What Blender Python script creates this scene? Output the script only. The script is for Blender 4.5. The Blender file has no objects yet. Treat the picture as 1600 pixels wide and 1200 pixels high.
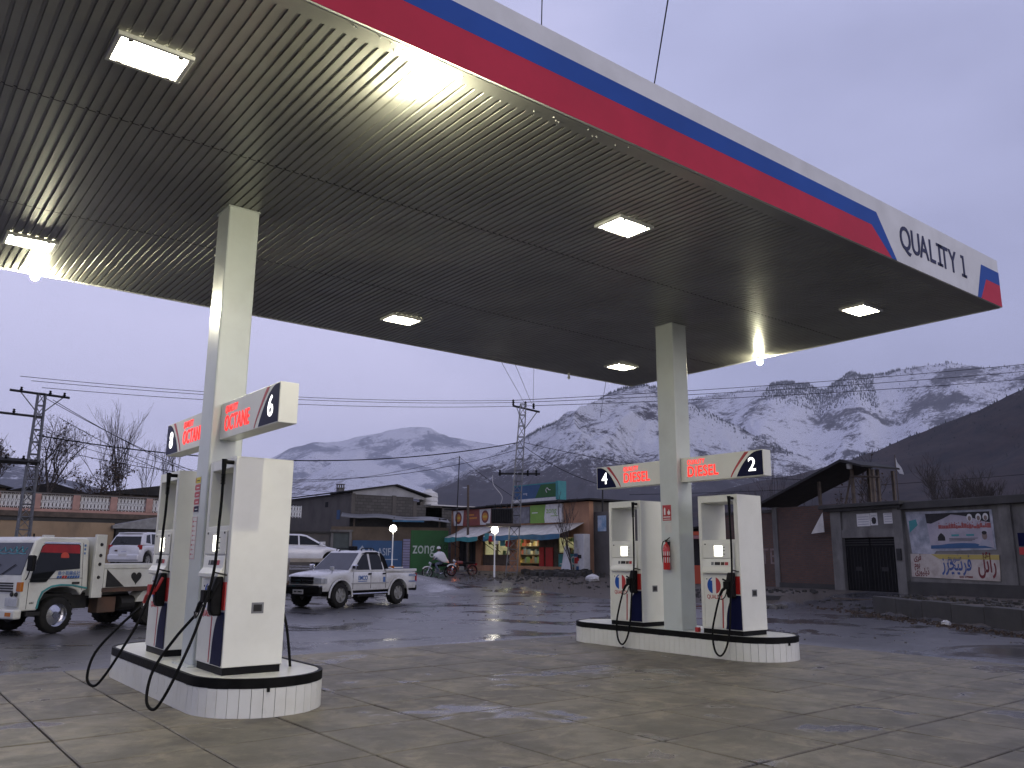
import bpy, math, random
import numpy as np
from mathutils import Vector, Matrix
R = math.radians
S = bpy.context.scene
C = S.collection

# ------------------------------------------------------------------ camera
def v3(*a): return Vector(a)
PITCH, ROLL, YAW = R(11.877), R(0.406), R(51.843)
fw = v3(math.cos(PITCH)*math.cos(YAW), math.cos(PITCH)*math.sin(YAW), math.sin(PITCH))
rt = v3(math.sin(YAW), -math.cos(YAW), 0)
rt = rt*math.cos(ROLL) + rt.cross(fw)*math.sin(ROLL)
up = rt.cross(fw)
cd = bpy.data.cameras.new('camera'); cam = bpy.data.objects.new('camera', cd); C.objects.link(cam)
cd.sensor_width = 36; cd.lens = 1288.26/1600*36; cd.clip_start = .1; cd.clip_end = 30000
cam.matrix_world = Matrix(((rt.x, up.x, -fw.x, 0), (rt.y, up.y, -fw.y, 0), (rt.z, up.z, -fw.z, 1.55), (0, 0, 0, 1)))
S.camera = cam

# ------------------------------------------------------------------ sky, sun, exposure
W = bpy.data.worlds.new('World'); S.world = W; W.use_nodes = True
SUN_AZ, SUN_EL = R(-76), R(14)
GLOW_AZ = R(112)
def world():
    nt = W.node_tree; N = nt.nodes; L = nt.links; N.clear()
    out = N.new('ShaderNodeOutputWorld'); bg = N.new('ShaderNodeBackground'); L.new(bg.outputs[0], out.inputs[0])
    sky = N.new('ShaderNodeTexSky'); sky.sky_type = 'NISHITA'; sky.sun_disc = False
    sky.sun_elevation = SUN_EL; sky.sun_rotation = R(90)-SUN_AZ
    sm = N.new('ShaderNodeVectorMath'); sm.operation = 'SCALE'; sm.inputs['Scale'].default_value = .05
    L.new(sky.outputs[0], sm.inputs[0])
    tc = N.new('ShaderNodeTexCoord')
    dot = N.new('ShaderNodeVectorMath'); dot.operation = 'DOT_PRODUCT'
    dot.inputs[1].default_value = (math.cos(GLOW_AZ), math.sin(GLOW_AZ), .05)
    L.new(tc.outputs['Generated'], dot.inputs[0])
    mp = N.new('ShaderNodeMapping'); mp.inputs['Scale'].default_value = (1, 1, 2.6); L.new(tc.outputs['Generated'], mp.inputs[0])
    ns = N.new('ShaderNodeTexNoise'); ns.inputs['Scale'].default_value = 1.7; ns.inputs['Detail'].default_value = 5
    L.new(mp.outputs[0], ns.inputs['Vector'])
    a = N.new('ShaderNodeMath'); a.operation = 'MULTIPLY_ADD'; a.inputs[1].default_value = .38; a.inputs[2].default_value = .06
    L.new(dot.outputs['Value'], a.inputs[0])
    b = N.new('ShaderNodeMath'); b.operation = 'MULTIPLY_ADD'; b.inputs[1].default_value = 1.05
    L.new(ns.outputs['Fac'], b.inputs[0]); L.new(a.outputs[0], b.inputs[2])
    rp = N.new('ShaderNodeValToRGB'); e = rp.color_ramp.elements
    e[0].position = .1; e[0].color = (.23, .245, .40, 1); e[1].position = .96; e[1].color = (.64, .63, .89, 1)
    m = e.new(.62); m.color = (.42, .44, .67, 1)
    L.new(b.outputs[0], rp.inputs[0])
    mx = N.new('ShaderNodeMix'); mx.data_type = 'RGBA'; mx.inputs[0].default_value = .93
    L.new(sm.outputs[0], mx.inputs[6]); L.new(rp.outputs[0], mx.inputs[7]); L.new(mx.outputs[2], bg.inputs[0])
    bg.inputs[1].default_value = 1.0
world()
sd = bpy.data.lights.new('sun', 'SUN'); sun = bpy.data.objects.new('sun', sd); C.objects.link(sun)
sd.energy = 1.0; sd.angle = R(40); sd.color = (1, .93, .93)
sun.rotation_euler = v3(-math.cos(SUN_AZ)*math.cos(SUN_EL), -math.sin(SUN_AZ)*math.cos(SUN_EL), -math.sin(SUN_EL)).to_track_quat('-Z', 'Y').to_euler()
S.view_settings.view_transform = 'Standard'; S.view_settings.look = 'None'
S.view_settings.exposure = .4; S.view_settings.gamma = 1
S.render.engine = 'CYCLES'
S.cycles.max_bounces = 5; S.cycles.diffuse_bounces = 3; S.cycles.glossy_bounces = 3; S.cycles.volume_bounces = 0; S.cycles.use_denoising = True
S.cycles.sample_clamp_indirect = 6

# ------------------------------------------------------------------ materials
MC = {}
def nodes(name):
    m = bpy.data.materials.new(name); m.use_nodes = True
    return m, m.node_tree.nodes, m.node_tree.links, m.node_tree.nodes['Principled BSDF']
def mixc(N, L, fac, a, b, mode='MIX'):
    x = N.new('ShaderNodeMix'); x.data_type = 'RGBA'; x.blend_type = mode
    for i, v in ((0, fac), (6, a), (7, b)):
        if hasattr(v, 'is_linked') or hasattr(v, 'links'): L.new(v, x.inputs[i])
        elif i == 0: x.inputs[0].default_value = v
        else: x.inputs[i].default_value = (*v, 1) if len(v) == 3 else v
    return x.outputs[2]
def noise(N, L, vec, scale, detail=4, rough=.55, dist=0):
    n = N.new('ShaderNodeTexNoise'); n.inputs['Scale'].default_value = scale; n.inputs['Detail'].default_value = detail
    n.inputs['Roughness'].default_value = rough; n.inputs['Distortion'].default_value = dist
    if vec is not None: L.new(vec, n.inputs['Vector'])
    return n.outputs['Fac']
def ramp(N, L, fac, p0, p1, c0=(0, 0, 0), c1=(1, 1, 1)):
    r = N.new('ShaderNodeValToRGB'); e = r.color_ramp.elements
    e[0].position = p0; e[0].color = (*c0, 1); e[1].position = p1; e[1].color = (*c1, 1)
    L.new(fac, r.inputs[0]); return r.outputs[0]
def math_(N, L, op, a, b=None, c=None):
    m = N.new('ShaderNodeMath'); m.operation = op
    for i, v in enumerate((a, b, c)):
        if v is None: continue
        if hasattr(v, 'links'): L.new(v, m.inputs[i])
        else: m.inputs[i].default_value = v
    return m.outputs[0]
def pos(N): return N.new('ShaderNodeNewGeometry').outputs['Position']
def bump(N, L, P, h, strength, dist=.01):
    b = N.new('ShaderNodeBump'); b.inputs['Strength'].default_value = strength; b.inputs['Distance'].default_value = dist
    L.new(h, b.inputs['Height']); L.new(b.outputs[0], P.inputs['Normal'])
def mat(name, c, c2=None, sc=6, rough=.6, metal=0, bmp=0, bsc=60, emit=0, dirt=None, dsc=2.5, damt=.6, coat=0, trans=0, streak=1.0, spec=.5):
    """plain painted / worn surface: two tones of one colour, dirt patches, grain"""
    if name in MC: return MC[name]
    m, N, L, P = nodes(name)
    P.inputs['Roughness'].default_value = rough; P.inputs['Metallic'].default_value = metal
    if coat: P.inputs['Coat Weight'].default_value = coat; P.inputs['Coat Roughness'].default_value = .08
    if trans: P.inputs['Transmission Weight'].default_value = trans
    P.inputs['Specular IOR Level'].default_value = spec
    p = pos(N)
    if streak != 1:
        mp = N.new('ShaderNodeMapping'); mp.inputs['Scale'].default_value = (1, 1, streak); L.new(p, mp.inputs[0]); pd = mp.outputs[0]
    else: pd = p
    if c2 is None: c2 = tuple(x*.86 for x in c)
    col = mixc(N, L, ramp(N, L, noise(N, L, p, sc, 5), .35, .68), c, c2)
    if dirt:
        d = ramp(N, L, noise(N, L, pd, dsc, 6, .65), .45, .75)
        col = mixc(N, L, math_(N, L, 'MULTIPLY', d, damt), col, dirt)
    L.new(col, P.inputs['Base Color'])
    if emit:
        L.new(col, P.inputs['Emission Color']); P.inputs['Emission Strength'].default_value = emit
    rn = math_(N, L, 'MULTIPLY_ADD', noise(N, L, p, sc*3, 3), .25*rough+.05, rough*.87-.02)
    L.new(rn, P.inputs['Roughness'])
    if bmp: bump(N, L, P, noise(N, L, p, bsc, 4), bmp)
    MC[name] = m; return m
def glassm(name, c=(.02, .022, .025), rough=.05):
    if name in MC: return MC[name]
    m, N, L, P = nodes(name); p = pos(N)
    L.new(mixc(N, L, noise(N, L, p, 3), c, tuple(x*1.6+.004 for x in c)), P.inputs['Base Color'])
    P.inputs['Roughness'].default_value = rough; P.inputs['IOR'].default_value = 1.5; P.inputs['Specular IOR Level'].default_value = .3
    MC[name] = m; return m
def clear_glass(name, tint=(.9, .95, .93)):
    if name in MC: return MC[name]
    m, N, L, P = nodes(name)
    t = N.new('ShaderNodeBsdfTransparent'); t.inputs[0].default_value = (*tint, 1)
    g = N.new('ShaderNodeBsdfGlossy'); g.inputs['Roughness'].default_value = .04
    x = N.new('ShaderNodeMixShader'); x.inputs[0].default_value = .1
    L.new(t.outputs[0], x.inputs[1]); L.new(g.outputs[0], x.inputs[2]); L.new(x.outputs[0], N['Material Output'].inputs['Surface'])
    MC[name] = m; return m
def emitm(name, c, s):
    if name in MC: return MC[name]
    m, N, L, P = nodes(name)
    P.inputs['Base Color'].default_value = (*[min(1, x) for x in c], 1)
    P.inputs['Emission Color'].default_value = (*c, 1); P.inputs['Emission Strength'].default_value = s
    if s < 5: m.cycles.emission_sampling = 'NONE'
    MC[name] = m; return m

def slab_mat():
    m, N, L, P = nodes('concrete_slab'); p = pos(N)
    oi = N.new('ShaderNodeObjectInfo')
    base = mixc(N, L, oi.outputs['Random'], (.112, .098, .071), (.168, .149, .112))
    base = mixc(N, L, math_(N, L, 'MULTIPLY', ramp(N, L, noise(N, L, p, 1.2, 9, .7, .3), .43, .58), .85), base, (.070, .060, .043))
    base = mixc(N, L, math_(N, L, 'MULTIPLY', ramp(N, L, noise(N, L, p, 2.6, 9, .72, .6), .5, .62), .7), base, (.22, .19, .135))
    base = mixc(N, L, math_(N, L, 'MULTIPLY', ramp(N, L, noise(N, L, p, .45, 5, .65, .4), .49, .62), .5), base, (.06, .055, .045))
    speck = ramp(N, L, noise(N, L, p, 30, 4, .75), .58, .72)
    base = mixc(N, L, math_(N, L, 'MULTIPLY', speck, .5), base, (.07, .064, .05))
    vo = N.new('ShaderNodeTexVoronoi'); vo.inputs['Scale'].default_value = 1.9; L.new(p, vo.inputs['Vector'])
    drip = math_(N, L, 'MULTIPLY', ramp(N, L, math_(N, L, 'ADD', vo.outputs['Distance'], math_(N, L, 'MULTIPLY', noise(N, L, p, 14, 4), .16)), .12, .2, (1, 1, 1), (0, 0, 0)), ramp(N, L, noise(N, L, p, .7, 2), .5, .6))
    base = mixc(N, L, math_(N, L, 'MULTIPLY', drip, .65), base, (.022, .02, .018))
    wet = ramp(N, L, noise(N, L, p, .62, 5, .55, .3), .6, .635)
    wet2 = ramp(N, L, noise(N, L, p, 1.35, 4, .5, .8), .66, .69)
    w = math_(N, L, 'MAXIMUM', wet, wet2)
    base = mixc(N, L, math_(N, L, 'MULTIPLY', w, .45), base, (.075, .07, .06))
    L.new(base, P.inputs['Base Color'])
    r = math_(N, L, 'MULTIPLY_ADD', noise(N, L, p, 5, 5), .3, .42)
    r = math_(N, L, 'MULTIPLY', r, math_(N, L, 'MULTIPLY_ADD', w, -.62, 1))
    L.new(r, P.inputs['Roughness'])
    h = math_(N, L, 'ADD', math_(N, L, 'MULTIPLY', noise(N, L, p, 3, 6), .8), math_(N, L, 'MULTIPLY', noise(N, L, p, 45, 4), .2))
    b = N.new('ShaderNodeBump'); b.inputs['Distance'].default_value = .02
    L.new(h, b.inputs['Height']); L.new(math_(N, L, 'MULTIPLY_ADD', w, -.4, .5), b.inputs['Strength']); L.new(b.outputs[0], P.inputs['Normal'])
    return m
def ground_mat():
    m, N, L, P = nodes('wet_asphalt'); p = pos(N)
    at = N.new('ShaderNodeAttribute'); at.attribute_name = 'dirt'
    d = math_(N, L, 'ADD', at.outputs['Fac'], math_(N, L, 'MULTIPLY_ADD', noise(N, L, p, 1.1, 6, .65), .9, -.45))
    d = ramp(N, L, d, .42, .58)
    asp = mixc(N, L, ramp(N, L, noise(N, L, p, .5, 6, .6, .5), .35, .65), (.045, .044, .048), (.085, .082, .086))
    asp = mixc(N, L, math_(N, L, 'MULTIPLY', ramp(N, L, noise(N, L, p, 60, 2), .5, .75), .5), asp, (.10, .097, .095))
    dirt = mixc(N, L, noise(N, L, p, 1.3, 7, .65), (.055, .044, .034), (.095, .08, .064))
    dirt = mixc(N, L, ramp(N, L, noise(N, L, p, 9, 4), .55, .7), dirt, (.055, .045, .035))
    L.new(mixc(N, L, d, asp, dirt), P.inputs['Base Color'])
    pud = ramp(N, L, noise(N, L, p, .42, 5, .6, .8), .52, .6)
    ra = math_(N, L, 'MULTIPLY_ADD', noise(N, L, p, 2.2, 6, .7), .34, .15)
    ra = math_(N, L, 'MULTIPLY', ra, math_(N, L, 'MULTIPLY_ADD', pud, -.72, 1))
    rr = mixc(N, L, d, ra, (.8, .8, .8)); L.new(rr, P.inputs['Roughness'])
    h = math_(N, L, 'ADD', math_(N, L, 'MULTIPLY', noise(N, L, p, 1.6, 5), .75), math_(N, L, 'MULTIPLY', noise(N, L, p, 70, 3), .12))
    b = N.new('ShaderNodeBump'); b.inputs['Distance'].default_value = .05
    L.new(h, b.inputs['Height']); L.new(math_(N, L, 'MULTIPLY_ADD', pud, -.3, .42), b.inputs['Strength']); L.new(b.outputs[0], P.inputs['Normal'])
    return m
def block_mat(name, c1, c2, mortar, bw, bh, msize=.02, rot=None, rough=.85, stain=(.05, .048, .045)):
    """small courses too far off to be built"""
    m, N, L, P = nodes(name); tc = N.new('ShaderNodeTexCoord'); p = tc.outputs['Object']
    mp = N.new('ShaderNodeMapping'); mp.vector_type = 'POINT'; mp.inputs['Rotation'].default_value = (R(90), 0, 0) if rot is None else rot
    L.new(p, mp.inputs[0])
    b = N.new('ShaderNodeTexBrick'); L.new(mp.outputs[0], b.inputs['Vector'])
    b.inputs['Scale'].default_value = 1; b.inputs['Brick Width'].default_value = bw; b.inputs['Row Height'].default_value = bh
    b.inputs['Mortar Size'].default_value = msize; b.inputs['Color1'].default_value = (*c1, 1); b.inputs['Color2'].default_value = (*c2, 1); b.inputs['Mortar'].default_value = (*mortar, 1)
    q = pos(N)
    col = mixc(N, L, math_(N, L, 'MULTIPLY', ramp(N, L, noise(N, L, q, .7, 6, .65), .4, .72), .7), b.outputs['Color'], stain)
    L.new(col, P.inputs['Base Color']); P.inputs['Roughness'].default_value = rough
    bump(N, L, P, math_(N, L, 'SUBTRACT', noise(N, L, q, 20, 3), b.outputs['Fac']), .6, .015)
    return m
def mountain_mat(name, snow, dark, dark2, line, soft, nsc, cover, patch=.5, fall=0):
    m, N, L, P = nodes(name); g = N.new('ShaderNodeNewGeometry'); p = g.outputs['Position']
    sp = N.new('ShaderNodeSeparateXYZ'); L.new(p, sp.inputs[0])
    sn = N.new('ShaderNodeSeparateXYZ'); L.new(g.outputs['Normal'], sn.inputs[0])
    mpn = N.new('ShaderNodeMapping'); mpn.inputs['Rotation'].default_value = (0, 0, -fall); mpn.inputs['Scale'].default_value = (.22, 1, .3); L.new(p, mpn.inputs[0])  # stretched down the slope: gully shading put into the snow and rock colour
    n1 = noise(N, L, p, nsc, 10, .7, .4); n2 = noise(N, L, p, nsc*5, 8, .75, .3); n3 = noise(N, L, p, nsc*.3, 5, .6, .5); n4 = noise(N, L, mpn.outputs[0], nsc*3, 7, .7, .2)
    c5 = lambda n, k: math_(N, L, 'MULTIPLY_ADD', n, k, -.5*k)
    hgt = math_(N, L, 'DIVIDE', math_(N, L, 'SUBTRACT', sp.outputs['Z'], line), soft)
    fine = math_(N, L, 'ADD', c5(n2, 10), c5(n4, 6))
    f = math_(N, L, 'ADD', math_(N, L, 'ADD', hgt, c5(n1, 7)), fine)
    f2 = math_(N, L, 'ADD', math_(N, L, 'ADD', c5(n3, 14*patch/.5), cover), math_(N, L, 'ADD', math_(N, L, 'MULTIPLY', fine, .9), c5(n1, 5)))
    f = math_(N, L, 'MINIMUM', f, f2)
    f = math_(N, L, 'MULTIPLY_ADD', f, .8, .5)
    f = ramp(N, L, f, .0, 1.0)
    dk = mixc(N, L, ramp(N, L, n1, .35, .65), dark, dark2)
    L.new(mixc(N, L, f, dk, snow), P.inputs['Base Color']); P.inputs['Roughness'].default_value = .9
    P.inputs['Specular IOR Level'].default_value = .1
    return m

# paints
M_white = mat('white_paint', (.72, .72, .70), (.62, .62, .60), 1.2, .45, dirt=(.40, .39, .36), dsc=1.5, damt=.3)
M_cream = mat('pump_enamel', (.70, .70, .64), (.66, .66, .60), 2.0, .33, dirt=(.46, .45, .38), dsc=3, damt=.22, coat=.2)
M_col = mat('column_enamel', (.54, .575, .555), (.49, .525, .505), 1.4, .3, dirt=(.36, .36, .32), dsc=2, damt=.35, coat=.25)
M_red = mat('fascia_red', (.56, .020, .055), (.47, .017, .046), .8, .5, dirt=(.30, .025, .04), dsc=1.2, damt=.3, spec=.2)
M_blue = mat('fascia_blue', (.010, .075, .36), (.008, .06, .29), .8, .5, spec=.2)
M_navy = mat('navy_vinyl', (.006, .008, .04), (.005, .006, .032), 2, .35, spec=.06)
M_redv = mat('red_vinyl', (.42, .022, .02), (.34, .018, .018), 2, .35)
M_black = mat('black_rubber', (.006, .006, .006), (.010, .010, .010), 10, .5, spec=.06)
M_blackp = mat('black_plastic', (.007, .007, .008), (.012, .012, .012), 12, .42, spec=.06)
M_dark = mat('dark_metal', (.02, .02, .021), (.032, .03, .029), 8, .55, .2, spec=.25)
M_steel = mat('galvanised_steel', (.18, .185, .19), (.12, .12, .125), 5, .5, .4)
M_chrome = mat('chrome', (.65, .65, .66), (.5, .5, .52), 6, .12, 1)
M_soffit = mat('soffit_sheet', (.33, .33, .30), (.255, .255, .23), .9, .33, .55, dirt=(.19, .18, .15), dsc=.8, damt=.5)
M_tile = mat('white_tile', (.70, .70, .65), (.66, .66, .605), 2, .3, dirt=(.50, .47, .39), dsc=2.2, damt=.4, coat=.15)
M_text = mat('navy_letter', (.010, .012, .06), (.008, .010, .05), 3, .4, spec=.25)
M_conc = mat('grey_concrete', (.17, .162, .15), (.11, .105, .098), 1.2, .85, bmp=.35, bsc=25, dirt=(.045, .042, .038), dsc=1.4, damt=.95, streak=.3)
M_concd = mat('damp_concrete', (.046, .043, .04), (.028, .027, .025), 1.5, .8, bmp=.5, bsc=18, dirt=(.035, .034, .028), dsc=1.2, damt=.8)
M_plaster = mat('grey_plaster', (.12, .108, .096), (.08, .073, .066), .8, .9, bmp=.3, bsc=15, dirt=(.055, .05, .045), dsc=.8, damt=.7, streak=.35)
M_orange = mat('orange_plaster', (.40, .215, .12), (.31, .165, .095), 1.2, .85, bmp=.2, dirt=(.15, .09, .055), dsc=1.4, damt=.7, streak=.4)
M_pink = mat('pink_plaster', (.42, .25, .20), (.36, .21, .17), 2, .85, dirt=(.2, .13, .1), damt=.6)
M_tan = mat('tan_plaster', (.30, .215, .13), (.22, .155, .095), .7, .9, bmp=.3, dirt=(.085, .065, .045), dsc=.9, damt=.75, streak=.35)
M_wood = mat('weathered_wood', (.10, .075, .055), (.055, .042, .032), 4, .8)
M_bark = mat('bark', (.035, .028, .026), (.055, .045, .04), 6, .9)
M_leafd = mat('dry_leaf', (.06, .035, .02), (.04, .028, .02), 3, .8)
M_rust = mat('rusty_sheet', (.11, .06, .04), (.06, .04, .03), 2, .75, .2, dirt=(.035, .03, .028), damt=.6)
M_roofd = mat('dark_roof_sheet', (.032, .030, .030), (.02, .02, .02), 1.5, .75, .1, spec=.25)
M_cloth = mat('awning_cloth', (.62, .60, .55), (.48, .46, .42), 1.5, .8, dirt=(.2, .18, .15), damt=.5)
M_bluec = mat('blue_tarp', (.03, .14, .25), (.025, .10, .18), 2, .6)
M_teal = mat('teal_paint', (.04, .24, .25), (.03, .18, .19), 2, .6)
M_green = mat('green_wall_paint', (.022, .115, .026), (.016, .085, .02), .9, .7, dirt=(.02, .05, .015), dsc=1.0, damt=.6, streak=.4)
M_lime = mat('lime_print', (.16, .30, .04), (.13, .26, .035), 2, .5)
M_bluew = mat('blue_wall_paint', (.03, .09, .20), (.026, .07, .15), 1.2, .7, dirt=(.04, .07, .13), dsc=1.3, damt=.5)
M_paper = mat('white_paper', (.60, .59, .57), (.50, .49, .48), 5, .8)
M_tyre = mat('tyre', (.010, .010, .010), (.018, .017, .016), 9, .75, spec=.2)
M_rim = mat('alloy_rim', (.33, .33, .325), (.22, .22, .215), 8, .35, .3)
M_glass = glassm('dark_window_glass', (.006, .007, .008))
M_shield = glassm('windscreen_glass', (.035, .04, .055), .06)
M_pick = mat('pickup_white', (.58, .58, .585), (.53, .53, .53), 1.5, .28, coat=.5, dirt=(.22, .19, .15), dsc=1.4, damt=.5)
M_car = mat('car_white', (.62, .62, .64), (.57, .57, .59), 1.5, .25, coat=.5, dirt=(.33, .28, .22), dsc=1.0, damt=.35)
M_cab = mat('truck_cream', (.58, .58, .54), (.52, .52, .48), 1.5, .35, coat=.3, dirt=(.22, .19, .15), dsc=1.3, damt=.45)
M_lampred = mat('red_lens', (.28, .012, .012), (.22, .01, .01), 5, .2)
M_amber = mat('amber_lens', (.42, .13, .012), (.34, .1, .01), 5, .2)
M_lens = mat('headlamp_lens', (.42, .43, .45), (.30, .31, .33), 9, .12, coat=.4)
M_skin = mat('skin', (.28, .16, .11), (.25, .14, .095), 8, .6)
M_shawl = mat('white_shawl', (.62, .62, .63), (.55, .55, .56), 4, .85)
M_trouser = mat('grey_blue_cloth', (.10, .12, .17), (.08, .095, .135), 6, .9)
M_extred = mat('extinguisher_red', (.50, .02, .018), (.42, .016, .015), 4, .25, coat=.5)
E_panel = emitm('lamp_glass_lit', (1, .95, .70), 48)
E_bulb = emitm('bulb_lit', (1, .95, .68), 1700)
E_bulb2 = emitm('bulb_lit_dim', (1, .95, .68), 380)
E_globe = emitm('globe_lit', (1, .95, .8), 14)
E_redled = emitm('red_letter_lit', (1, .018, .010), 1.25)
E_white = emitm('white_digit_lit', (1, 1, 1), 1.6)
E_disp = emitm('display_lit', (1, .97, .80), 3.2)

# ------------------------------------------------------------------ mesh helpers
class MB:
    def __init__(s): s.v = []; s.f = []
    def add(s, vs, fs):
        n = len(s.v); s.v += [tuple(v) for v in vs]; s.f += [tuple(i+n for i in f) for f in fs]; return s
    def box(s, x0, x1, y0, y1, z0, z1):
        return s.add([(x0, y0, z0), (x1, y0, z0), (x1, y1, z0), (x0, y1, z0), (x0, y0, z1), (x1, y0, z1), (x1, y1, z1), (x0, y1, z1)],
                     [(0, 3, 2, 1), (4, 5, 6, 7), (0, 1, 5, 4), (1, 2, 6, 5), (2, 3, 7, 6), (3, 0, 4, 7)])
    def prism(s, poly, y0, y1, axis='y'):
        """2D polygon (a,b) swept along an axis: 'y' -> (a,y,b), 'z' -> (a,b,z), 'x' -> (x,a,b)"""
        n = len(poly)
        mk = {'y': lambda a, b, t: (a, t, b), 'z': lambda a, b, t: (a, b, t), 'x': lambda a, b, t: (t, a, b)}[axis]
        vs = [mk(a, b, y0) for a, b in poly] + [mk(a, b, y1) for a, b in poly]
        fs = [tuple(range(n))[::-1], tuple(range(n, 2*n))] + [(i, (i+1) % n, n+(i+1) % n, n+i) for i in range(n)]
        return s.add(vs, fs)
    def tube(s, pts, r, seg=6, r1=None, cap=True):
        pts = [Vector(p) for p in pts]; n = len(pts); vs = []; fs = []
        prev = None
        for i, p in enumerate(pts):
            d = (pts[min(i+1, n-1)]-pts[max(i-1, 0)])
            d = d.normalized() if d.length > 1e-9 else Vector((0, 0, 1))
            if prev is None:
                a = d.cross(Vector((0, 0, 1)))
                if a.length < .05: a = d.cross(Vector((0, 1, 0)))
            else: a = prev - d*prev.dot(d)
            a.normalize(); prev = a; b = d.cross(a)
            rr = r if r1 is None else r+(r1-r)*i/max(1, n-1)
            for k in range(seg):
                t = 2*math.pi*k/seg; vs.append(p+a*(rr*math.cos(t))+b*(rr*math.sin(t)))
        for i in range(n-1):
            for k in range(seg):
                k2 = (k+1) % seg; fs.append((i*seg+k, i*seg+k2, (i+1)*seg+k2, (i+1)*seg+k))
        if cap: fs += [tuple(range(seg))[::-1], tuple(range((n-1)*seg, n*seg))]
        return s.add(vs, fs)
    def lathe(s, prof, seg=16, o=(0, 0, 0), axis='z'):
        """profile (r, h) about an axis"""
        vs = []; fs = []; n = len(prof)
        for k in range(seg):
            t = 2*math.pi*k/seg
            for r, h in prof:
                a, b = r*math.cos(t), r*math.sin(t)
                q = {'z': (a, b, h), 'y': (a, h, b), 'x': (h, a, b)}[axis]
                vs.append((q[0]+o[0], q[1]+o[1], q[2]+o[2]))
        for k in range(seg):
            for i in range(n-1):
                fs.append((k*n+i, ((k+1) % seg)*n+i, ((k+1) % seg)*n+i+1, k*n+i+1))
        return s.add(vs, fs)
    def sphere(s, o, r, seg=14, rings=9, sz=1.0):
        return s.lathe([(max(1e-4, r*math.sin(math.pi*i/rings)), -r*sz*math.cos(math.pi*i/rings)) for i in range(rings+1)], seg, o)
    def quad(s, a, b, c, d): return s.add([a, b, c, d], [(0, 1, 2, 3)])
    def mesh(s, name):
        me = bpy.data.meshes.new(name); me.from_pydata(s.v, [], s.f); me.update(); return me
    def build(s, name, m, parent=None, smooth=False, bevel=0, label=None, seg=2):
        o = link(name, s.mesh(name), m, parent)
        fixn(o.data)
        if smooth: sm(o.data, smooth if not isinstance(smooth, bool) else 40)
        if bevel:
            b = o.modifiers.new('bevel', 'BEVEL'); b.width = bevel; b.segments = seg; b.limit_method = 'ANGLE'; b.angle_limit = R(35)
        if label: o['label'] = label
        return o
import bmesh
def fixn(me):
    bm = bmesh.new(); bm.from_mesh(me); bmesh.ops.recalc_face_normals(bm, faces=bm.faces); bm.to_mesh(me); bm.free()
def sm(me, ang=40):
    bm = bmesh.new(); bm.from_mesh(me)
    for f in bm.faces: f.smooth = True
    for e in bm.edges:
        if len(e.link_faces) == 2 and e.calc_face_angle(0) > R(ang): e.smooth = False
    bm.to_mesh(me); bm.free()
def link(name, me, m=None, parent=None):
    o = bpy.data.objects.new(name, me); C.objects.link(o)
    if m is not None and me is not None and not me.materials: me.materials.append(m)
    if parent is not None: o.parent = parent
    return o
def thing(name, label, cat, loc=(0, 0, 0), rz=0, group=None):
    o = bpy.data.objects.new(name, None); C.objects.link(o); o.location = loc; o.rotation_euler = (0, 0, rz); o.empty_display_size = .2
    return tag(o, label, cat, group)
def tag(o, label, cat, group=None):
    o['label'] = label; o['category'] = cat
    if group: o['group'] = group
    return o
def struct(o, kind='structure', label=None):
    o['kind'] = kind
    if label: o['label'] = label
    return o
def copy_tree(o, parent=None):
    c = o.copy(); C.objects.link(c); c.parent = parent
    for ch in list(o.children): copy_tree(ch, c)
    return c
def smooth_path(pts, n=6):
    P = [Vector(p) for p in pts]; out = []
    for i in range(len(P)-1):
        p0, p1, p2, p3 = P[max(i-1, 0)], P[i], P[i+1], P[min(i+2, len(P)-1)]
        for k in range(n):
            t = k/n
            out.append(.5*((2*p1)+(p2-p0)*t+(2*p0-5*p1+4*p2-p3)*t*t+(3*p1-p0-3*p2+p3)*t**3))
    out.append(P[-1]); return out
AR = {'ا': ('FE8D', 'FE8E'), 'ر': ('FEAD', 'FEAE'), 'ز': ('FEAF', 'FEB0'), 'و': ('FEED', 'FEEE'), 'ڈ': ('FB88', 'FB89'),
      'ئ': ('FE89', 'FE8A', 'FE8B', 'FE8C'), 'ل': ('FEDD', 'FEDE', 'FEDF', 'FEE0'), 'ف': ('FED1', 'FED2', 'FED3', 'FED4'),
      'ن': ('FEE5', 'FEE6', 'FEE7', 'FEE8'), 'ی': ('FBFC', 'FBFD', 'FBFE', 'FBFF'), 'چ': ('FB7A', 'FB7B', 'FB7C', 'FB7D'),
      'ش': ('FEB5', 'FEB6', 'FEB7', 'FEB8'), 'م': ('FEE1', 'FEE2', 'FEE3', 'FEE4'), 'ہ': ('FBA6', 'FBA7', 'FBA8', 'FBA9')}
def arabic(s):
    out = []
    for w in s.split(' '):
        r = []
        for i, ch in enumerate(w):
            pj = i > 0 and len(AR[w[i-1]]) == 4; nj = i < len(w)-1 and len(AR[ch]) == 4
            k = {(0, 0): 0, (1, 0): 1, (0, 1): 2, (1, 1): 3}[(int(pj), int(nj))]
            r.append(chr(int(AR[ch][k], 16)))
        out.append(''.join(reversed(r)))
    return ' '.join(reversed(out))
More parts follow.
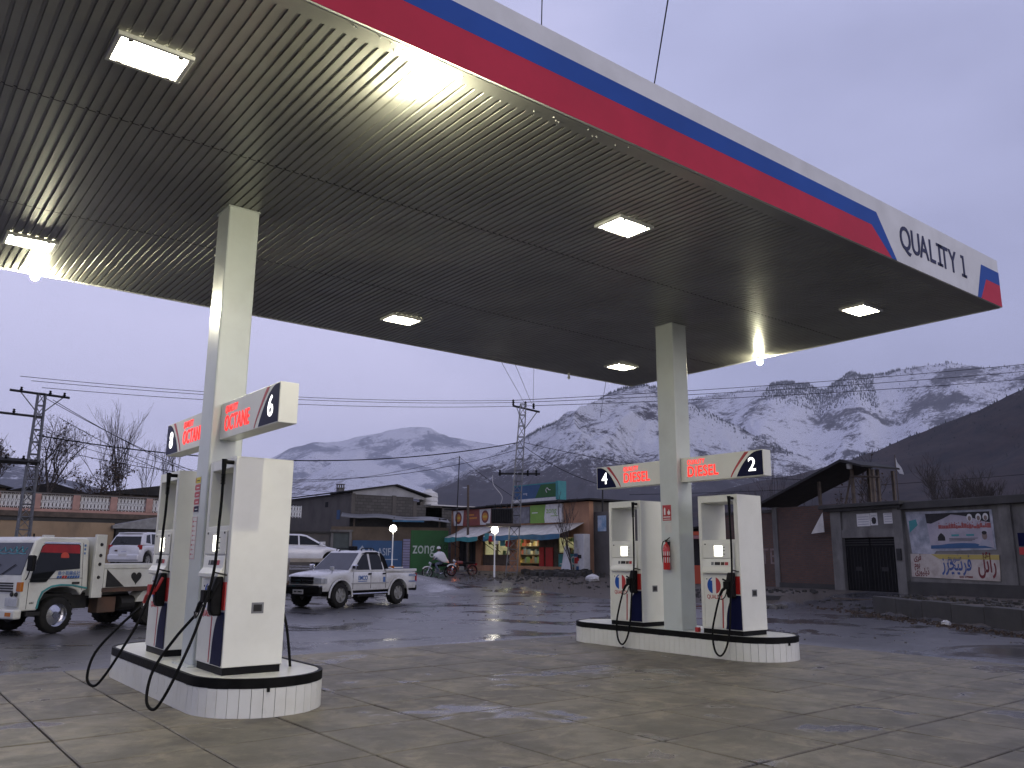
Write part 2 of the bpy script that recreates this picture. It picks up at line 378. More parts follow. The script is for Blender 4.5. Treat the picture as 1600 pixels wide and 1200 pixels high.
def text(body, size, m, parent, x, y, z, name='lettering', t=.004, bold=0, sx=1, align='LEFT', label=None, shear=0, tilt=0, space=1):
    """upright lettering facing -y in the parent's frame, baseline at z"""
    c = bpy.data.curves.new('lettering', 'FONT'); c.body = body; c.size = size; c.align_x = align; c.extrude = t/2; c.offset = bold; c.shear = shear; c.space_character = space
    c.resolution_u = 4
    o = bpy.data.objects.new('tmp', c); C.objects.link(o); dg = bpy.context.evaluated_depsgraph_get(); dg.update()
    me = bpy.data.meshes.new_from_object(o.evaluated_get(dg)); bpy.data.objects.remove(o); bpy.data.curves.remove(c)
    ct, stt = math.cos(tilt), math.sin(tilt)
    for v in me.vertices:
        a, b, d = v.co; a *= sx; v.co = (x+a*ct-b*stt, y-d, z+b*ct+a*stt)
    me.materials.clear(); o = link(name, me, m, parent)
    if label: o['label'] = label
    return o
def disc(cx, cz, rx, rz=None, n=28, a0=0, a1=360):
    rz = rz or rx
    return [(cx+rx*math.cos(R(a0+(a1-a0)*i/n)), cz+rz*math.sin(R(a0+(a1-a0)*i/n))) for i in range(n if a1-a0 == 360 else n+1)]

# ------------------------------------------------------------------ numpy value noise
def vn(x, y, seed=0):
    def h(i, j):
        n = (i.astype(np.int64)*374761393 + j.astype(np.int64)*668265263 + seed*974634777) & 0x7fffffff
        n = ((n ^ (n >> 13))*1274126177) & 0x7fffffff
        return ((n ^ (n >> 16)) & 0xffff)/65535.0
    xi = np.floor(x); yi = np.floor(y); fx = x-xi; fy = y-yi
    fx = fx*fx*(3-2*fx); fy = fy*fy*(3-2*fy)
    return (h(xi, yi)*(1-fx)+h(xi+1, yi)*fx)*(1-fy)+(h(xi, yi+1)*(1-fx)+h(xi+1, yi+1)*fx)*fy
def fbm(x, y, seed=0, o=5, ridged=False):
    a = .5; t = 0
    for k in range(o):
        n = vn(x*2**k, y*2**k, seed+k*7)
        if ridged: n = 1-abs(2*n-1)
        t = t+a*n; a *= .5
    return t

# ------------------------------------------------------------------ ground
def sst(t): t = np.clip(t, 0, 1); return t*t*(3-2*t)
BY = [-400, 1.5, 7.8, 13.3, 17.5, 24, 30, 37, 43, 60, 500]; BX = [12, 16, 20.4, 24.2, 24.6, 23.2, 24.6, 26.8, 28.5, 33, 60]
def ground_z(X, Y):
    X = np.asarray(X, float); Y = np.asarray(Y, float)
    k = sst((X-17)/5); zA = 1.05*sst((Y-33.6+5*k)/(.5+7*k))*sst((27-X)/8)
    zB = .78*sst((X-21.5)/8)*sst((Y-23)/9)
    xb = np.interp(Y, BY, BX)
    w = np.where((Y > 13.4) & (Y < 16.6), 5.5, np.where(Y > 19, 5, .5))
    zC = .42*sst((X-xb)/w)
    far = sst((np.hypot(X, Y)-70)/500)*6
    return np.maximum(np.maximum(zA, zB), zC)+far
def gz(x, y): return float(ground_z(x, y))
def make_ground():
    g = [-3000, -1500, -700, -350, -180, -100, -60, -40, -25]
    xs = np.array(g+list(np.arange(-15, 70, .5))+[75, 85, 100, 130, 180, 260, 400, 700, 1200, 2200, 4000, 7500])
    ys = np.array(g+list(np.arange(-15, 75, .5))+[80, 90, 105, 135, 180, 260, 400, 700, 1200, 2200, 4000, 7500])
    X, Y = np.meshgrid(xs, ys, indexing='ij')
    Z = ground_z(X, Y) + .02*(fbm(X*.3, Y*.3, 3)-.5)
    inn = (X < 14.2) & (Y < 13.0) & (X > -16) & (Y > -16)
    Z = np.where(inn, -.06, Z)
    nx, ny = len(xs), len(ys)
    v = np.stack([X, Y, Z], -1).reshape(-1, 3)
    i = np.arange(nx*ny).reshape(nx, ny)
    f = np.stack([i[:-1, :-1], i[1:, :-1], i[1:, 1:], i[:-1, 1:]], -1).reshape(-1, 4)
    me = bpy.data.meshes.new('ground'); me.from_pydata(v.tolist(), [], f.tolist()); me.update()
    a = me.attributes.new('dirt', 'FLOAT', 'POINT')
    xb = np.interp(Y, BY, BX)
    d = np.clip((X-xb)*1.2+.5, 0, 1)
    d = np.where((Y > 13.4) & (Y < 16.6) & (X < 32), np.minimum(d, .32), d)
    d = np.where((Y > 47) | (X > 34), 1, d); a.data.foreach_set('value', d.ravel().astype(np.float32))
    for p in me.polygons: p.use_smooth = True
    return struct(link('ground', me, ground_mat()))
ground = make_ground()
def make_slabs():
    rnd = random.Random(5); sm_ = slab_mat()
    base = MB().box(-3, 14.35, -3, 13.1, -.5, -.045).build('forecourt', M_concd); struct(base)
    XS = [-1.4, -.42, .57, 1.57, 2.5, 3.52, 4.62, 5.75, 6.87, 7.88, 8.9, 10.02, 11.1, 12.15, 13.2, 14.25]
    YS = [.2, 1.2, 2.2, 3.2, 4.2, 5.18, 6.2, 7.26, 8.25, 9.33, 10.55, 11.8, 13.0]
    for i in range(len(XS)-1):
        for j in range(len(YS)-1):
            x0, x1, y0, y1 = XS[i], XS[i+1], YS[j], YS[j+1]
            if x0 + y0 < 4.2: continue
            g = .007+rnd.random()*.005; w, h = (x1-x0)/2-g, (y1-y0)/2-g; k = .010
            c = [rnd.uniform(-.003, .003) for _ in range(4)]
            jx = [rnd.uniform(-.006, .006) for _ in range(8)]
            P = [(-w, -h), (w, -h), (w, h), (-w, h)]
            P = [(a+jx[q], b+jx[q+4]) for q, (a, b) in enumerate(P)]
            lo = [(a, b, -.09) for a, b in P]; mi = [(a, b, c[q]-.007) for q, (a, b) in enumerate(P)]
            tp = [(a-math.copysign(k, a), b-math.copysign(k, b), c[q]) for q, (a, b) in enumerate(P)]
            m = MB(); m.add(lo+mi+tp, [(8, 9, 10, 11)]+[(q, (q+1) % 4, 4+(q+1) % 4, 4+q) for q in range(4)]+[(4+q, 4+(q+1) % 4, 8+(q+1) % 4, 8+q) for q in range(4)])
            o = m.build('concrete_slab', sm_, base); o.location = ((x0+x1)/2, (y0+y1)/2, 0)
make_slabs()

# ------------------------------------------------------------------ canopy
CX0, CX1, CY0, CY1, CZ, CT = -.25, 14.76, 5.40, 13.98, 5.75, 6.58
def make_canopy():
    t = thing('canopy', 'flat filling station canopy with white, blue and red fascia', 'canopy', (0, 0, 0))
    MB().box(CX0, CX1, CY0+.03, CY1, CZ+.06, CT-.12).build('roof_deck', M_roofd, t)
    # the three plain sides: thin sheet edge
    MB().box(CX0, CX1, CY1, CY1+.03, CZ-.01, CT-.1).build('back_fascia', M_white, t)
    MB().box(CX1, CX1+.03, CY0+.03, CY1+.03, CZ-.01, CT).build('end_fascia', M_white, t)
    # front fascia
    f = MB().box(CX0, CX1+.03, CY0, CY0+.03, CZ, CT).build('front_fascia', M_white, t)
    MB().prism([(CX0, 5.752), (11.13, 5.752), (10.9, 6.05), (10.62, 6.10), (CX0, 6.10)][:1]+[(11.10, 5.752), (10.60, 6.13), (CX0, 6.13)], CY0-.004, CY0).build('red_stripe', M_red, f)
    MB().prism([(CX0, 6.13), (10.60, 6.13), (11.10, 5.752), (11.24, 5.752), (10.76, 6.36), (CX0, 6.36)], CY0-.005, CY0).build('blue_stripe', M_blue, f)
    MB().prism([(13.98, 5.752), (14.785, 5.752), (14.785, 6.13), (14.25, 6.13)], CY0-.004, CY0).build('red_stripe', M_red, f)
    MB().prism([(13.86, 5.752), (13.98, 5.752), (14.25, 6.13), (14.785, 6.13), (14.785, 6.36), (14.12, 6.36)], CY0-.005, CY0).build('blue_stripe', M_blue, f)
    for ch, lx, k in (('Q', 11.38, .80), ('U', 11.72, .78), ('A', 11.98, .78), ('L', 12.27, .78), ('I', 12.535, .78), ('T', 12.66, .78), ('Y', 12.93, .80), ('1', 13.35, .78)):
        if ch in 'I1': m = MB().box(lx+.06, lx+.11, CY0-.008, CY0+.004, 5.985, 6.345); m.box(lx, lx+.17, CY0-.008, CY0+.004, 5.985, 6.03) ; m.box(lx if ch == 'I' else lx+.01, lx+.17 if ch == 'I' else lx+.06, CY0-.008, CY0+.004, 6.30, 6.345); m.build('letter', M_text, f)
        else: text(ch, .52, M_text, f, lx, CY0-.002, 5.985, t=.012, bold=.005, sx=k, name='letter')
    # trim angle inside the fascia and seams between the sheet rows
    MB().box(CX0, CX1, CY0+.03, CY0+.2, CZ-.004, CZ+.02).build('edge_trim', M_soffit, t)
    pitch = .1; rows = [(CY0+.2, 8.23), (8.25, 11.16), (11.18, CY1)]
    n = int((CX1-CX0)/pitch)
    def prof(x): return [(x, 0), (x+.066, 0), (x+.071, .016), (x+.094, .016), (x+.0995, 0)]
    mes = []
    for y0, y1 in rows:
        m = MB(); P = prof(0)
        vs = [(a, y0, b) for a, b in P]+[(a, y1, b) for a, b in P]
        m.add(vs, [(k, k+1, k+6, k+5) for k in range(4)])
        me = m.mesh('soffit_panel'); me.materials.append(M_soffit); mes.append(me)
    # largest in view first: size falls with distance from the camera's side
    cand = []
    for r, (y0, y1) in enumerate(rows):
        for i in range(n):
            x = CX0+i*pitch
            cand.append((math.hypot(x-1, (y0+y1)/2*.9)+(8 if x < .3 else 0), r, i))
    cand.sort(); rest = MB()
    for q, (dd, r, i) in enumerate(cand):
        x = CX0+i*pitch
        if q < 296:
            o = link('soffit_panel', mes[r], None, t); o.location = (x, 0, CZ)
        else:
            y0, y1 = rows[r]; P = prof(x)
            rest.add([(a, y0, b+CZ) for a, b in P]+[(a, y1, b+CZ) for a, b in P], [(k, k+1, k+6, k+5) for k in range(4)])
    o = rest.build('far_soffit_panels', M_soffit, t); o['kind'] = 'stuff'
    for y in (8.24, 11.17): MB().box(CX0, CX1, y-.03, y+.03, CZ+.017, CZ+.024).build('seam_strip', M_dark, t)
    # cross seam with a drip nozzle
    MB().lathe([(.02, -.14), (.035, -.1), (.02, -.05), (.03, 0)], 8, (12.6, 13.9, CZ)).build('drain_spout', M_white, t)
    # crumpled sealing tape along the trim
    rnd = random.Random(2); m = MB()
    for k in range(26):
        x = 2.6+rnd.random()*1.2 if k < 16 else 3.9+rnd.random()*2; m.sphere((x, CY0+.06+rnd.random()*.09, CZ-.006), .008, 5, 4)
    m.build('sealant_beads', M_white, t)['kind'] = 'stuff'
make_canopy()

def make_columns():
    spec = [('square cream steel column with a strip of coloured stickers, near left', 3.1), ('square cream steel column carrying the red fire extinguisher', 11.2)]
    for lab, x in spec:
        t = thing('canopy_column', lab, 'column', (x+.19, 9.765, .36), 0, 'columns carrying the canopy')
        MB().box(-.19, .19, -.205, .205, 0, CZ-.36).build('shaft', M_col, t, bevel=.018)
        MB().box(-.20, .20, -.215, .215, CZ-.372, CZ-.358).build('cap_plate', M_col, t)
        MB().box(-.26, .26, -.28, .28, 0, .012).build('base_plate', M_col, t)
make_columns()

def make_lights():
    spots = [(1.47, 6.95, 'lit square ceiling light at upper left, over the near end of the left island'),
             (7.3, 6.97, 'lit square ceiling light midway along the front fascia, between the two islands'),
             (13.05, 6.96, 'lit square ceiling light nearest the right corner of the canopy'),
             (1.39, 12.5, 'lit square ceiling light at the left back edge beside the bright bulb'),
             (7.28, 12.5, 'lit square ceiling light at the back edge midway between the columns'),
             (13.0, 12.6, 'lit square ceiling light at the back corner, left of the right column')]
    proto = None
    for x, y, lab in spots:
        if proto is None:
            t = thing('ceiling_light', lab, 'light', (x, y, CZ), 0, 'square lights set into the canopy ceiling')
            fr = MB(); a, b, w = .31, .235, .04
            fr.box(-a, a, -b, -b+w, -.035, .01); fr.box(-a, a, b-w, b, -.035, .01); fr.box(-a, -a+w, -b+w, b-w, -.035, .01); fr.box(a-w, a, -b+w, b-w, -.035, .01)
            fr.build('frame', M_white, t, bevel=.006)
            MB().box(-a+w, a-w, -b+w, b-w, -.016, .012).build('lamp_glass', E_panel, t)
            for sx in (-1, 1):
                for sy in (-1, 1): MB().box(sx*.2-.02, sx*.2+.02, sy*(b-.045)-.01, sy*(b-.045)+.01, -.042, -.034).build('clip', M_dark, t)
            proto = t
        else:
            t = copy_tree(proto); t.location = (x, y, CZ); t['label'] = lab
    for (x, y, z, lab) in [(3.44, 5.78, 5.62, 'bright bare bulb under the front fascia trim, glaring on the ribbed ceiling'),
                           (1.66, 13.82, 5.66, 'bright bare bulb hanging at the left back edge of the canopy'),
                           (14.58, 10.09, 5.62, 'bright bare bulb hanging at the right end of the canopy')]:
        t = thing('canopy_bulb', lab, 'bulb', (x, y, z), 0, 'bare bulbs round the canopy edge')
        MB().lathe([(.035, .05), (.035, CZ-z+.012)], 10).build('socket', M_white, t, smooth=True)
        MB().sphere((0, 0, 0), .058, 14, 10).build('bulb_glass', E_bulb if x < 10 else E_bulb2, t, smooth=True)
make_lights()

# ------------------------------------------------------------------ pump islands
def stadium(hx, hy, n=12):
    """rounded-end outline, long in y"""
    r = hx; P = []
    for k in range(n+1):
        a = -math.pi+math.pi*k/n; P.append((r*math.cos(a), -(hy-r)+r*math.sin(a)))
    for k in range(n+1):
        a = math.pi*k/n; P.append((r*math.cos(a), (hy-r)+r*math.sin(a)))
    return P
IH = .36
def make_island(lab, cx, cy, hx, hy):
    t = thing('pump_island', lab, 'pump island', (cx, cy, 0), 0, 'tiled islands under the canopy')
    MB().prism(stadium(hx-.012, hy-.012, 18), -.04, IH-.012, 'z').build('core', M_concd, t)
    MB().prism(stadium(hx-.015, hy-.015, 18), IH-.012, IH, 'z').build('top_slab', M_tile, t)
    rim = MB(); O = stadium(hx+.014, hy+.014, 18); I = stadium(hx-.03, hy-.03, 18); n = len(O)
    rim.add([(a, b, IH-.085) for a, b in O]+[(a, b, IH+.006) for a, b in O]+[(a, b, IH+.006) for a, b in I]+[(a, b, IH-.02) for a, b in I],
            [(i, (i+1) % n, n+(i+1) % n, n+i) for i in range(n)]+[(n+i, n+(i+1) % n, 2*n+(i+1) % n, 2*n+i) for i in range(n)]+[(2*n+i, 2*n+(i+1) % n, 3*n+(i+1) % n, 3*n+i) for i in range(n)])
    rim.build('black_edging', M_black, t, smooth=True)
    # tiles on the kerb face
    tw = .112; me = MB().box(-tw/2+.0018, tw/2-.0018, -.012, 0, 0, IH-.088).mesh('tile'); me.materials.append(M_tile)
    P = stadium(hx, hy, 24); P.append(P[0]); d = [0]
    for i in range(len(P)-1): d.append(d[-1]+math.hypot(P[i+1][0]-P[i][0], P[i+1][1]-P[i][1]))
    k = int(d[-1]/tw); st = d[-1]/k; rnd = random.Random(int(cx))
    def at(s):
        s %= d[-1]
        for i in range(len(d)-1):
            if d[i+1] >= s:
                f = (s-d[i])/max(1e-9, d[i+1]-d[i]); return P[i][0]+(P[i+1][0]-P[i][0])*f, P[i][1]+(P[i+1][1]-P[i][1])*f
    for q in range(k):
        a, b = at(q*st), at((q+1)*st); ang = math.atan2(b[1]-a[1], b[0]-a[0])
        o = link('tile', me, None, t); o.location = ((a[0]+b[0])/2, (a[1]+b[1])/2, rnd.uniform(-.004, .001)); o.rotation_euler = (rnd.uniform(-.006, .006), 0, ang)
    # little lugs that hold the edging
    for s in (.18, .45, .7, 1.2):
        a = at(s*d[-1]/2); MB().box(-.012, .012, -.012, .012, IH-.12, IH-.08).build('edging_lug', M_black, t).location = (a[0]*1.03, a[1]*1.01, 0)
    return t
make_island('white tiled island under the near left pair of pumps', 3.55, 10.42, .68, 2.22)
make_island('white tiled island under the far right pair of pumps', 11.72, 10.13, .66, 2.30)

# ------------------------------------------------------------------ fuel pumps
def make_pump(lab, X, Y, nozzle_m, out=.0, grp='fuel pumps'):
    """local x: right seen from the front, y: back; front face at y=0; base on the island"""
    t = thing('fuel_pump', lab, 'fuel pump', (X, Y, IH), R(-90), grp)
    w, dp, H = .405, .64, 2.22
    MB().box(-w+.015, w-.015, .015, dp-.015, 0, .075).build('plinth', M_blackp, t)
    MB().box(-w+.07, w-.085, .004, dp-.004, .075, 1.50).build('cabinet', M_cream, t, bevel=.008)
    MB().box(-w, -w+.07, 0, dp, .075, H-.004).build('side_panel', M_cream, t, bevel=.01)
    MB().box(w-.085, w, 0, dp, .075, H-.004).build('side_panel', M_cream, t, bevel=.01)
    MB().box(-w+.07, w-.085, .003, dp-.003, H-.11, H-.006).build('top_beam', M_cream, t, bevel=.008)
    MB().box(-w+.004, w-.004, .004, dp-.004, H-.005, H+.004).build('top_sheet', M_cream, t)
    # front panels
    dpn = MB().box(-w+.085, w-.10, -.012, 0, 1.2, 1.45).build('display_panel', M_cream, t, bevel=.006)
    MB().box(-.085, .075, -.017, -.012, 1.235, 1.40).build('display_screen', E_disp, dpn)
    for k in range(3): MB().box(.085, .125, -.014, -.012, 1.26+.055*k, 1.272+.055*k).build('print_mark', M_dark, dpn)
    for x, z in ((-.27, 1.425), (.25, 1.425)): MB().lathe([(.001, -.018), (.012, -.018), (.012, -.012)], 8, (x, 0, z), 'y').build('lock', M_dark, dpn)
    kp = MB().prism([(-.004, 1.185), (-.012, 1.185), (-.03, 1.06), (-.07, 1.0), (-.07, .965), (-.004, .945)], -w+.085, w-.10, 'x').build('keypad_ledge', M_cream, t, bevel=.006)
    for x0, x1, m in ((-.15, -.10, M_steel), (-.08, .03, M_dark), (.045, .115, M_rust), (.125, .19, M_redv)):
        MB().prism([(-.0215, 1.14), (-.0285, 1.09), (-.03, 1.09), (-.023, 1.14)], x0, x1, 'x').build('sticker', m, kp)
    dr = MB().box(-w+.08, w-.095, -.008, 0, .10, .925).build('service_door', M_cream, t, bevel=.005)
    MB().lathe([(.001, -.014), (.01, -.014), (.01, -.008)], 8, (-.265, 0, .865), 'y').build('lock', M_dark, dr)
    # emblem: round, blue left, red right, white figure one
    MB().prism(disc(-.135, .765, .125, .13, 16, 100, 260), -.0105, -.008).build('emblem_blue', M_blue, dr)
    MB().prism(disc(-.105, .765, .115, .13, 16, -80, 80), -.0105, -.008).build('emblem_red', M_redv, dr)
    MB().prism([(-.155, .635), (-.085, .635), (-.085, .895), (-.13, .895), (-.185, .86), (-.185, .835), (-.155, .845)], -.0125, -.0105).build('emblem_figure', M_white, dr)
    text('QUALITY', .088, M_redv, dr, -.275, -.009, .555, t=.003, bold=.0012, sx=.86)
    # red line and blue sweep down the door
    MB().prism([(.015, .10), (.038, .10), (.055, .56), (.028, .56)], -.0105, -.008).build('red_line', M_redv, dr)
    sw = [(.085, .09), (.395, .09), (.395, .62), (.30, .62)]+[(.30-.20*math.sin(k/8*math.pi/2), .62-.46*(1-math.cos(k/8*math.pi/2))) for k in range(1, 9)]
    MB().prism(sw, -.0125, -.0085).build('blue_sweep', M_navy, t)
    MB().box(.27, .385, -.012, 0, .64, .92).build('red_plate', M_redv, t)
    # nozzle boot
    MB().prism([(-.008, .58), (-.10, .58), (-.125, .64), (-.125, .84), (-.08, .98), (-.008, .98)], .195, .315, 'x').build('nozzle_boot', M_blackp, t, bevel=.02)
    nz = MB(); q = .075
    nz.tube([(.22+q, -.13, .74), (.18+q, -.17, .76), (.10+q, -.19, .70), (.06+q, -.20, .62)], .026, 8, .022)
    nz.tube([(.22+q, -.125, .76), (.25+q, -.09, .86), (.24+q, -.06, .92)], .018, 8)
    nz.box(.13+q, .23+q, -.20, -.14, .72, .84); nz.tube([(.05+q, -.10, .87), (.12+q, -.12, .85), (.19+q, -.15, .81)], .015, 6)
    nzo = nz.build('nozzle', nozzle_m, t, smooth=True)
    MB().tube(smooth_path([(.19+q, -.19, .70), (.17+q, -.22, .60), (.09+q, -.225, .56), (.045+q, -.22, .62)], 4), .008, 6).build('trigger_guard', M_dark, nzo)
    MB().tube([(.06+q, -.20, .625), (.05+q, -.203, .585)], .017, 8).build('hose_collar', M_chrome, nzo)
    # hose: swivel on the top beam, down the front, loop below the kerb and up to the nozzle
    hs = [(.32, -.10, H-.18), (.32, -.10, H-.5), (.33, -.11, 1.5), (.335, -.13, 1.0), (.33, -.2-out*.15, .5), (.32, -.23-out*.5, .12), (.25, -.24-out*.8, -.16), (.13, -.24-out, -.30), (.02, -.24-out*1.15, -.22), (-.01, -.24-out*1.0, .05), (.06, -.23-out*.5, .35), (.125, -.204, .59)]
    MB().tube(smooth_path(hs, 6), .0155, 8).build('hose', M_black, t, smooth=True)
    sv = MB(); sv.tube([(.32, 0, H-.06), (.32, -.10, H-.06)], .022, 8); sv.tube([(.32, -.10, H-.03), (.32, -.10, H-.2)], .03, 8, .02)
    for k in range(7): sv.lathe([(.02, 0), (.029, .006), (.02, .012)], 8, (.32, -.10, H-.2-.016*k))
    sv.build('swivel', M_blackp, t, smooth=True)
    MB().tube([(.335, -.13, 1.02), (.37, .0, .99)], .01, 6).build('hose_clip', M_dark, t)
    # the far side has its own nozzle and hose
    bk = [(-.20, dp+.09, H-.18), (-.20, dp+.10, 1.4), (-.21, dp+.11, .9), (-.2, dp+.16, .4), (-.15, dp+.24, -.10), (-.02, dp+.27, -.24), (.08, dp+.25, -.1), (.07, dp+.18, .4), (.05, dp+.12, .6)]
    MB().tube(smooth_path(bk, 5), .0155, 8).build('rear_hose', M_black, t, smooth=True)
    sb = MB(); sb.tube([(-.20, dp-.01, H-.06), (-.20, dp+.09, H-.06)], .022, 8); sb.tube([(-.20, dp+.09, H-.03), (-.20, dp+.09, H-.2)], .03, 8, .02); sb.build('rear_swivel', M_blackp, t, smooth=True)
    MB().prism([(dp, .56), (dp+.10, .56), (dp+.125, .62), (dp+.125, .80), (dp+.08, .95), (dp, .95)], -.245, -.10, 'x').build('rear_nozzle_boot', M_blackp, t, bevel=.02)
    # inspection plate on the right flank
    MB().box(w, w+.004, .27, .40, .60, .71).build('data_plate', M_steel, t); MB().box(w+.004, w+.006, .29, .38, .62, .69).build('plate_print', M_dark, t)
    return t
make_pump('biggest cream fuel pump, with its broad white flank, on the left island', 3.1, 9.06, M_blackp, .30)
make_pump('cream fuel pump with a red nozzle, left of the left column', 3.1, 11.03, M_redv, .42)
make_pump('cream fuel pump right of the column that carries the fire extinguisher', 11.2, 8.73, M_blackp)
make_pump('cream fuel pump left of the column that carries the fire extinguisher', 11.2, 10.86, M_blackp)
def make_sign(word, num, X, Y, side, lab):
    """side +1: board runs to the right of the column (towards -Y); local x right, front at y=0"""
    Lb, h = 1.70, .42
    t = thing('pump_sign', lab, 'sign', (X, Y, 2.86), R(-90), 'lit pump signs on the columns')
    x0, x1 = (0, Lb) if side > 0 else (-Lb, 0)
    MB().box(x0, x1, 0, .2, 0, h).build('sign_box', M_cream, t, bevel=.006)
    f = lambda a: a if side > 0 else -a
    def pr(poly, y, nm, m): MB().prism([(f(a), b) for a, b in poly], -y, -.0005).build(nm, m, t)
    arc = [(1.17+.45*(k/10), .012+.396*math.sin(k/10*math.pi/2)**.85) for k in range(11)]
    pr([(1.685, .012)]+arc+[(1.685, .408)], .003, 'navy_corner', M_navy)
    arc2a = [(1.05+.30*(k/8)**1.25, .012+.396*(k/8)) for k in range(9)]; arc2b = [(1.07+.36*(k/8)**1.2, .012+.396*(k/8)) for k in range(9)]
    pr(arc2a+arc2b[::-1], .003, 'red_sweep', M_redv)
    tx = .14 if side > 0 else -.98
    text('QUALITY', .115, E_redled, t, tx+.0, -.001, .295, t=.006, bold=.0008, sx=.74, shear=.1, name='small_lettering', space=1.1)
    text(word, .25, E_redled, t, tx, -.001, .085, t=.008, bold=.003, sx=.83 if word == 'DIESEL' else .70, name='big_lettering', space=1.1)
    text(num, .31, E_white, t, f(1.48), -.003, .09, t=.008, bold=.003, align='CENTER', name='number')
    return t
make_sign('OCTANE', '6', 3.2, 9.555, 1, 'lit red OCTANE sign reaching right from the near left column')
make_sign('OCTANE', '8', 3.2, 9.975, -1, 'lit red OCTANE sign half hidden behind the near left column')
make_sign('DIESEL', '2', 11.3, 9.555, 1, 'lit red DIESEL sign reaching right from the extinguisher column')
make_sign('DIESEL', '4', 11.3, 9.975, -1, 'lit red DIESEL sign reaching left from the extinguisher column')

def make_column_bits():
    # extinguisher on the right column
    t = thing('fire_extinguisher', 'red fire extinguisher hanging on the right column', 'extinguisher', (11.2, 9.80, 1.36), R(-90))
    MB().lathe([(.001, 0), (.055, 0), (.062, .015), (.062, .36), (.05, .41), (.022, .44), (.018, .47)], 18, (0, -.068, 0)).build('cylinder', M_extred, t, smooth=True)
    v = MB(); v.box(-.018, .018, -.085, -.05, .47, .51); v.tube([(0, -.068, .50), (.09, -.075, .545)], .009, 6); v.tube([(0, -.068, .5), (.08, -.072, .50)], .007, 6); v.build('valve', M_dark, t)
    MB().tube(smooth_path([(-.01, -.07, .49), (-.06, -.08, .47), (-.085, -.085, .38), (-.08, -.085, .22), (-.07, -.085, .12)], 5), .009, 6).build('hose', M_black, t, smooth=True)
    MB().lathe([(.0635, .12), (.0635, .21)], 10, (0, -.068, 0)).build('label_band', M_paper, t); MB().lathe([(.0635, .24), (.0635, .31)], 10, (0, -.068, 0)).build('label_band', M_paper, t)
    MB().lathe([(.065, .222), (.065, .232)], 14, (0, -.068, 0)).build('strap', M_black, t); MB().box(-.03, .03, -.01, -.001, .22, .48).build('bracket', M_dark, t)
    t = thing('extinguisher_sign', 'red extinguisher sign with white flame on the right column', 'sign', (11.2, 9.82, 2.20), R(-90))
    MB().box(-.095, .095, -.006, -.001, 0, .27).build('plate', M_redv, t)
    MB().prism([(.03, .10), (.06, .10), (.078, .13), (.07, .17), (.06, .155), (.05, .20), (.035, .16), (.018, .16), (.015, .125)], -.0075, -.006).build('flame', M_white, t)
    MB().prism([(-.065, .10), (-.03, .10), (-.03, .20), (-.04, .225), (-.055, .225), (-.065, .20)], -.0075, -.006).build('bottle_mark', M_white, t)
    MB().box(-.08, .08, -.0075, -.006, .055, .07).build('print_line', M_white, t); MB().box(-.08, .08, -.0075, -.006, .02, .03).build('print_line', M_white, t)
    o = MB().box(-.075, .075, -.004, -.001, 0, .17); o = o.build('notice_sheet', M_paper); o.location = (11.2, 9.80, 1.99); o.rotation_euler = (0, 0, R(-90)); tag(o, 'small white notice below the extinguisher sign', 'notice')
    # notices on the left column
    t = thing('safety_notice', 'strip of yellow, red and blue safety stickers on the left column', 'notice', (3.1, 9.86, 2.03), R(-90))
    MB().box(-.095, .095, -.004, -.001, 0, .42).build('backing', M_paper, t)
    M_yel = mat('yellow_print', (.62, .50, .03), (.55, .44, .025), 6, .5)
    for k, m in enumerate((M_navy, M_redv, M_redv, M_redv, M_yel)):
        z = .005+k*.083; MB().box(-.06, .09, -.006, -.004, z+.006, z+.072).build('sticker', m, t)
        MB().box(-.085, -.068, -.006, -.004, z+.012, z+.066).build('print_mark', M_redv, t)
        MB().box(-.03, .06, -.0075, -.006, z+.03, z+.04).build('print_line', M_white if k < 4 else M_dark, t)
    t = thing('price_sheet', 'long white sheet with red handwriting below the stickers', 'notice', (3.1, 9.87, 1.5), R(-90))
    MB().box(-.09, .09, -.004, -.001, 0, .49).build('sheet', M_paper, t)
    m = MB(); rnd = random.Random(4)
    for x0, x1 in ((-.082, -.079), (.079, .082)): m.box(x0, x1, -.0055, -.004, .01, .48)
    for z in (.01, .477): m.box(-.082, .082, -.0055, -.004, z, z+.003)
    for k in range(8):
        z = .05+k*.053; m.box(-.06+rnd.random()*.02, -.02, -.0055, -.004, z, z+.02); m.box(.0, .03+rnd.random()*.04, -.0055, -.004, z+.006, z+.012)
    m.build('handwriting', M_redv, t)
    o = MB().box(-.035, .035, -.035, .035, 0, .075).build('red_block', M_redv, bevel=.008); o.location = (11.26, 9.28, IH); tag(o, 'small red block lying on the right island between column and pump', 'block')
make_column_bits()

